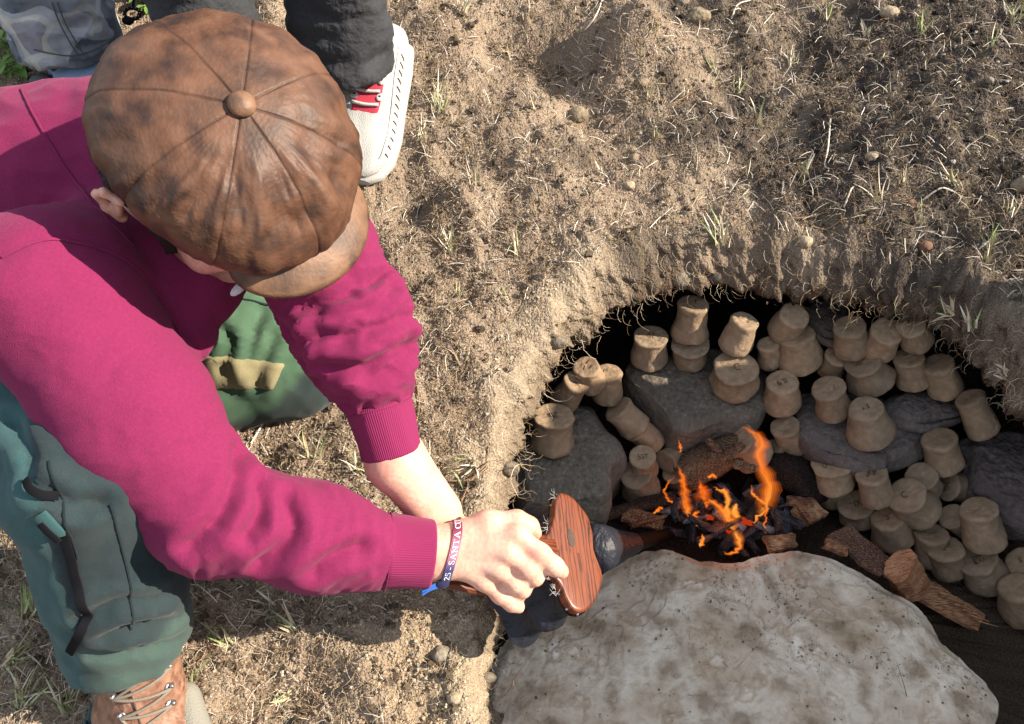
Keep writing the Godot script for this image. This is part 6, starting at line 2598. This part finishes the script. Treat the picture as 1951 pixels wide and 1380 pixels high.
func make_plants() -> void:
	var straw1 := Color(0.50, 0.42, 0.30)
	var straw2 := Color(0.68, 0.62, 0.52)
	var straw3 := Color(0.30, 0.19, 0.11)
	var green1 := Color(0.36, 0.40, 0.16)
	var green2 := Color(0.10, 0.20, 0.05)
	# x, y, spread, number, length, share of green, direction x, y, label
	var tufts := [
		[1515, 105, 1.0, 8, 0.034, 0.2, 0.0, 1.0, "dry tuft with one green blade at the top of the sooty bank"],
		[1580, 30, 0.8, 7, 0.034, 0.7, 0.2, 1.0, "green tuft by the top edge left of the pale block"],
		[1655, 60, 0.9, 8, 0.026, 0.2, -0.1, 1.0, "short dry tuft left of the pale block"],
		[1752, 62, 0.8, 9, 0.034, 0.75, 0.1, 1.0, "fresh green tuft right of the pale block"],
		[1932, 40, 1.0, 12, 0.036, 0.6, 0.0, 1.0, "bushy grass tuft in the top right corner"],
		[1884, 105, 0.5, 4, 0.034, 0.9, -0.5, 0.9, "few bright green blades leaning left near the top right"],
		[1360, 130, 0.7, 7, 0.038, 0.35, -0.6, 0.9, "straw stalk with thin green blades beside the hollow"],
		[1405, 165, 0.7, 5, 0.042, 0.6, 0.0, 1.0, "tall thin green blades on the left part of the sooty bank"],
		[1445, 238, 0.9, 8, 0.034, 0.6, 0.0, 1.0, "light green tuft above the middle of the sooty bank"],
		[1425, 330, 0.7, 5, 0.026, 0.4, 0.1, 1.0, "small tuft beside a long bare stalk"],
		[1538, 325, 0.5, 4, 0.028, 0.7, 0.0, 1.0, "two green blades by the hooked stem"],
		[1375, 462, 1.5, 16, 0.048, 0.2, -0.4, 1.0, "big reddish dry tuft just above the kiln mouth"],
		[1672, 388, 0.9, 9, 0.040, 0.15, -0.6, 0.8, "bent white straw tuft in the middle of the sooty bank"],
		[1716, 352, 0.9, 8, 0.022, 0.1, 0.1, 1.0, "stubby pale tuft right of the bent straw tuft"],
		[1752, 425, 0.6, 5, 0.034, 0.4, 0.0, 1.0, "forked straw stem on the lower right bank"],
		[1815, 360, 1.0, 8, 0.034, 0.05, -0.9, 0.3, "white straw lying sideways near the right edge"],
		[1883, 470, 0.7, 7, 0.032, 0.7, 0.1, 1.0, "green sprout beside a broad straw at the lower right"],
		[1878, 505, 0.6, 6, 0.024, 0.8, 0.0, 1.0, "yellow green sprout under the broad straw"],
		[1918, 420, 0.7, 6, 0.028, 0.6, 0.1, 1.0, "pale green sprout at the right edge of the bank"],
		[1855, 620, 1.2, 12, 0.030, 0.3, -0.2, 0.6, "dry tuft overhanging the right edge of the kiln"],
		[1808, 600, 1.0, 10, 0.028, 0.25, -0.7, 0.2, "straw bunch on the turf lip above the half hidden cup"],
		[1915, 715, 0.9, 8, 0.034, 0.05, -0.9, 0.1, "white broken straw on the right turf edge"],
		[1330, 640, 0.1, 0, 0.0, 0.0, 0.0, 1.0, ""],
		[838, 215, 1.7, 26, 0.042, 0.3, 0.0, 0.8, "large pale grass tuft beside the white shoe"],
		[868, 240, 1.2, 14, 0.036, 0.05, 0.9, -0.2, "flattened white straw under the large pale tuft"],
		[800, 275, 1.3, 14, 0.028, 0.1, 0.2, 0.5, "tangled dry grass in front of the white shoe"],
		[905, 345, 1.0, 12, 0.044, 0.2, -0.6, 0.9, "long straw bunch leaning left below the white shoe"],
		[855, 470, 1.2, 12, 0.040, 0.1, -0.4, 0.9, "star shaped dry tuft left of the kiln"],
		[848, 460, 0.6, 6, 0.040, 0.05, 0.9, 0.5, "straw stalks pointing right from the star shaped tuft"],
		[985, 485, 0.7, 7, 0.034, 0.3, -0.5, 0.9, "small straw tuft above the left rim"],
		[968, 575, 0.6, 5, 0.030, 0.95, -1.0, 0.0, "bright green leaf blade lying on the left rim"],
		[975, 108, 0.9, 7, 0.036, 0.0, -1.0, 0.2, "forked white straw on the shaded slope"],
		[880, 25, 1.0, 11, 0.034, 0.1, 0.0, 0.6, "white straw bunch at the top by the black trousers"],
		[1245, 60, 0.5, 5, 0.026, 0.05, 0.3, 0.9, "pale straw inside the shaded hollow"],
		[1235, 195, 0.8, 7, 0.030, 0.2, 0.2, 1.0, "straw tuft on the right side of the shaded hollow"],
		[1250, 285, 0.7, 7, 0.030, 0.5, -0.3, 1.0, "yellow green tuft below the shaded hollow"],
		[1015, 215, 0.6, 6, 0.028, 0.1, -0.2, 1.0, "reddish dry sprig on the bare slope"],
		[1145, 335, 0.5, 5, 0.024, 0.1, -0.7, 0.8, "short pale straw among pebbles on the bare slope"],
		[560, 1210, 1.0, 9, 0.042, 0.3, -0.6, 0.8, "forked straw plant on the path below the forearm"],
		[440, 1240, 1.0, 11, 0.040, 0.7, -0.8, 0.5, "yellow green grass plant right of the trouser leg"],
		[548, 1325, 1.0, 14, 0.022, 0.05, -0.7, -0.5, "white feathery straw wisp on the path"],
		[515, 1160, 1.0, 10, 0.028, 0.1, -0.4, 0.1, "pale straw bunch in the shade of the forearm"],
		[365, 1310, 0.6, 7, 0.034, 0.7, 0.3, 0.9, "green tuft beside the boot"],
		[355, 1115, 1.3, 16, 0.036, 0.1, 0.4, 0.5, "reddish dry tuft beside the trouser knee"],
		[60, 1180, 1.4, 16, 0.050, 0.8, 0.3, 0.9, "tall green grass at the left edge by the trousers"],
		[25, 1260, 1.5, 16, 0.060, 0.75, 0.9, 0.3, "long green blades lying at the lower left edge"],
		[120, 1340, 1.5, 18, 0.050, 0.5, 0.2, 0.8, "mixed green and dry grass in the lower left corner"],
		[40, 1340, 1.4, 16, 0.050, 0.5, 0.4, 0.6, "dry grass patch in the bottom left corner"],
		[60, 1090, 1.4, 14, 0.044, 0.2, 0.9, 0.2, "dry straw at the left edge beside the sunlit soil"],
		[600, 870, 1.4, 16, 0.036, 0.3, 0.1, 0.8, "grass tuft on the soil between the two arms"],
		[690, 905, 1.2, 14, 0.030, 0.4, -0.2, 0.8, "mossy tuft under the left forearm"],
		[560, 790, 1.0, 8, 0.036, 0.1, 0.5, 0.7, "thin straw by the knee between the arms"],
		[870, 560, 1.0, 9, 0.034, 0.15, 0.6, 0.6, "dry tuft between the left sleeve and the rim"],
		[885, 690, 1.0, 10, 0.032, 0.2, 0.2, 0.9, "dry tuft right of the left sleeve"],
		[850, 900, 1.2, 14, 0.032, 0.1, 0.7, -0.4, "brown root tangle beside the left wrist"],
		[905, 880, 1.2, 12, 0.034, 0.05, -0.3, -0.7, "brown straw hanging on the rim left of the squat cup"],
	]
	for t in tufts:
		if t[3] == 0:
			continue
		var q := on_ground(t[0], t[1])
		q.y = ground_h(q.x, q.z) - 0.001
		var n := up_at(q.x, q.z)
		var lean = (Vector3(t[6], 0, 0) + (Vector3(0, 0.6, -0.8) if t[7] >= 0 else Vector3(0, -0.1, 0.8) * -1.0) * t[7])
		var g := Geo.new()
		for k in int(t[3] * 1.3):
			var a := rng.randf() * TAU
			var d = (lean * 0.9 + n * 0.75 + Vector3(cos(a), rng.randf() * 0.5, sin(a)) * rng.randf_range(0.2, 0.75)).normalized()
			var gr: bool = rng.randf() < t[5]
			var c0 := straw1 if not gr else green1.lerp(straw2, 0.3)
			var c1 := (straw2 if rng.randf() < 0.6 else straw3) if not gr else green2.lerp(green1, rng.randf())
			var off = Vector3(rng.randf_range(-1, 1), 0, rng.randf_range(-1, 1)) * 0.008 * t[2]
			off.y = -(off.x * n.x + off.z * n.z) / n.y
			blade(g, q + off, d, t[4] * rng.randf_range(0.6, 1.6), rng.randf_range(0.0018, 0.0042), rng.randf_range(-0.9, 0.9), c0 * rng.randf_range(0.75, 1.1), c1 * rng.randf_range(0.8, 1.1))
		lone("grass_tuft", g, M.leafy, t[8], "grass tuft", "grass tufts around the kiln")
	# single stalks and twigs
	var stalks := [[[1578, 240], [1577, 285], [1574, 305], [1580, 322], [1572, 330], "long bare knobbly stalk ending in a leafy tip"], [[1395, 30], [1405, 12], [1430, 2], [1445, -8], [1460, -14], "pale stalk at the top edge of the bank"], [[1115, 58], [1132, 45], [1142, 20], [1146, 2], [1150, -8], "curved white straw at the top above the shaded hollow"], [[1270, 208], [1300, 190], [1330, 176], [1362, 160], [1372, 158], "brown twig slanting across the bank beside the hollow"], [[1500, 428], [1530, 422], [1560, 412], [1585, 400], [1592, 398], "thin brown twig on the lower bank"], [[1545, 432], [1575, 436], [1602, 428], [1612, 424], [1618, 424], "white bent straw below the thin brown twig"], [[1605, 405], [1612, 388], [1620, 370], [1624, 366], [1626, 364], "short white straw standing above the kiln"], [[1760, 378], [1785, 374], [1808, 370], [1815, 370], [1818, 370], "thick white straw lying flat on the right bank"], [[1865, 475], [1880, 466], [1895, 454], [1905, 450], [1910, 446], "broad pale straw leaf at the lower right"], [[790, 720], [800, 780], [790, 830], [782, 850], [780, 856], "long root strand beside the left cuff"], [[848, 918], [890, 920], [920, 905], [928, 880], [932, 830], "forked brown twig on the rim near the left wrist"], [[880, 960], [900, 920], [925, 890], [930, 880], [934, 872], "brown twig leaning to the rim by the hands"], [[30, 1330], [60, 1330], [90, 1320], [100, 1318], [106, 1316], "white straw at the bottom left"], [[14, 1000], [40, 1003], [66, 1003], [70, 1004], [74, 1004], "white straw stalk by the pale boot at the left"], [[480, 850], [500, 810], [520, 780], [526, 772], [530, 766], "thin stalk rising by the bent knee"], [[1700, 1255], [1712, 1290], [1722, 1318], [1726, 1322], [1730, 1326], ""]]
	for s in stalks:
		if s[5] == "":
			continue
		var path := []
		var rad := []
		for k in 5:
			var q := on_ground(s[k][0], s[k][1])
			q.y = ground_h(q.x, q.z) + 0.003 + 0.004 * sin(k * 1.3)
			path.append(q)
			rad.append(0.0017 - 0.0002 * k)
		var g := Geo.new()
		g.tube(smooth_path(path, 14), smooth_path(rad, 14), 6)
		g.c.fill(Color(0.24, 0.16, 0.10) if "brown" in s[5] or "root" in s[5] else Color(0.66, 0.58, 0.48))
		lone("straw_stalk", g, M.bits, s[5], "straw", "single straws and twigs")
	# two grass blades lying on the boulder
	var gb := Geo.new()
	var b0 := on_y(1728, 1328, -0.045)
	blade(gb, b0, (on_y(1690, 1262, -0.04) - b0).normalized(), 0.066, 0.002, 0.15, Color(0.10, 0.12, 0.04), Color(0.07, 0.10, 0.03))
	blade(gb, b0, (on_y(1712, 1255, -0.04) - b0).normalized(), 0.062, 0.002, -0.15, Color(0.10, 0.12, 0.04), Color(0.07, 0.10, 0.03))
	lone("grass_sprig", gb, M.leafy, "two thin dark green grass blades lying on the boulder", "grass blade")
	# herbs at the top left
	var herbs := [[42, 105, "leafy green herb beside the camouflage trousers"], [20, 55, "leafy green herb at the top left edge"], [55, 135, "yellowish green herb below the blue clog"], [22, 150, "green herb at the left edge above the sweatshirt"], [300, 0, "green weed between the two standing people"], [345, -4, "green weed behind the cap near the black trousers"], [15, 95, "creeping green stems at the far left"]]
	for h in herbs:
		var q := on_ground(h[0], h[1])
		q.y = ground_h(q.x, q.z)
		var p := thing("herb", h[2], "weed", q, "weeds at the top left")
		for k in 13:
			var a := rng.randf() * TAU
			var d := Vector3(cos(a), rng.randf_range(0.5, 1.6), sin(a)).normalized()
			var ln := rng.randf_range(0.02, 0.055)
			var sg := Geo.new()
			var tip := q + d * ln
			sg.tube([q, q + d * ln * 0.5 + Vector3(0, 0.004, 0), tip], [0.0014, 0.0012, 0.0009], 5)
			sg.c.fill(Color(0.28, 0.32, 0.14))
			part("stem", sg, M.leafy, p)
			var lg := Geo.new()
			var out_ := (d * Vector3(1, 0.15, 1)).normalized()
			var sd := out_.cross(Vector3.UP).normalized()
			var L := rng.randf_range(0.020, 0.040)
			var W := L * rng.randf_range(0.45, 0.7)
			for b in 7:
				var t := b / 6.0
				var hw := W * 0.5 * pow(sin(PI * clampf(t * 0.94 + 0.05, 0, 1)), 0.8)
				var mid := tip + out_ * L * t + Vector3(0, -0.35 * L * t * t + 0.1 * L * t, 0)
				for s in 5:
					var x := (s - 2) / 2.0
					lg.col = Color(0.085, 0.17, 0.035).lerp(Color(0.16, 0.25, 0.06), rng.randf() * 0.4 + 0.3 * absf(x))
					lg.p(mid + sd * hw * x + Vector3(0, absf(x) * hw * 0.35, 0))
			lg.grid(0, 5, 7)
			part("leaf", lg, M.leafy, p)
		var gg := Geo.new()
		for k in 14:
			var a := rng.randf() * TAU
			blade(gg, q + Vector3(cos(a), 0, sin(a)) * rng.randf() * 0.04, Vector3(cos(a), rng.randf_range(0.3, 1.2), sin(a)).normalized(), rng.randf_range(0.03, 0.07), 0.003, rng.randf_range(-0.8, 0.8), Color(0.30, 0.36, 0.12), Color(0.14, 0.22, 0.05))
		part("blades", gg, M.leafy, p)
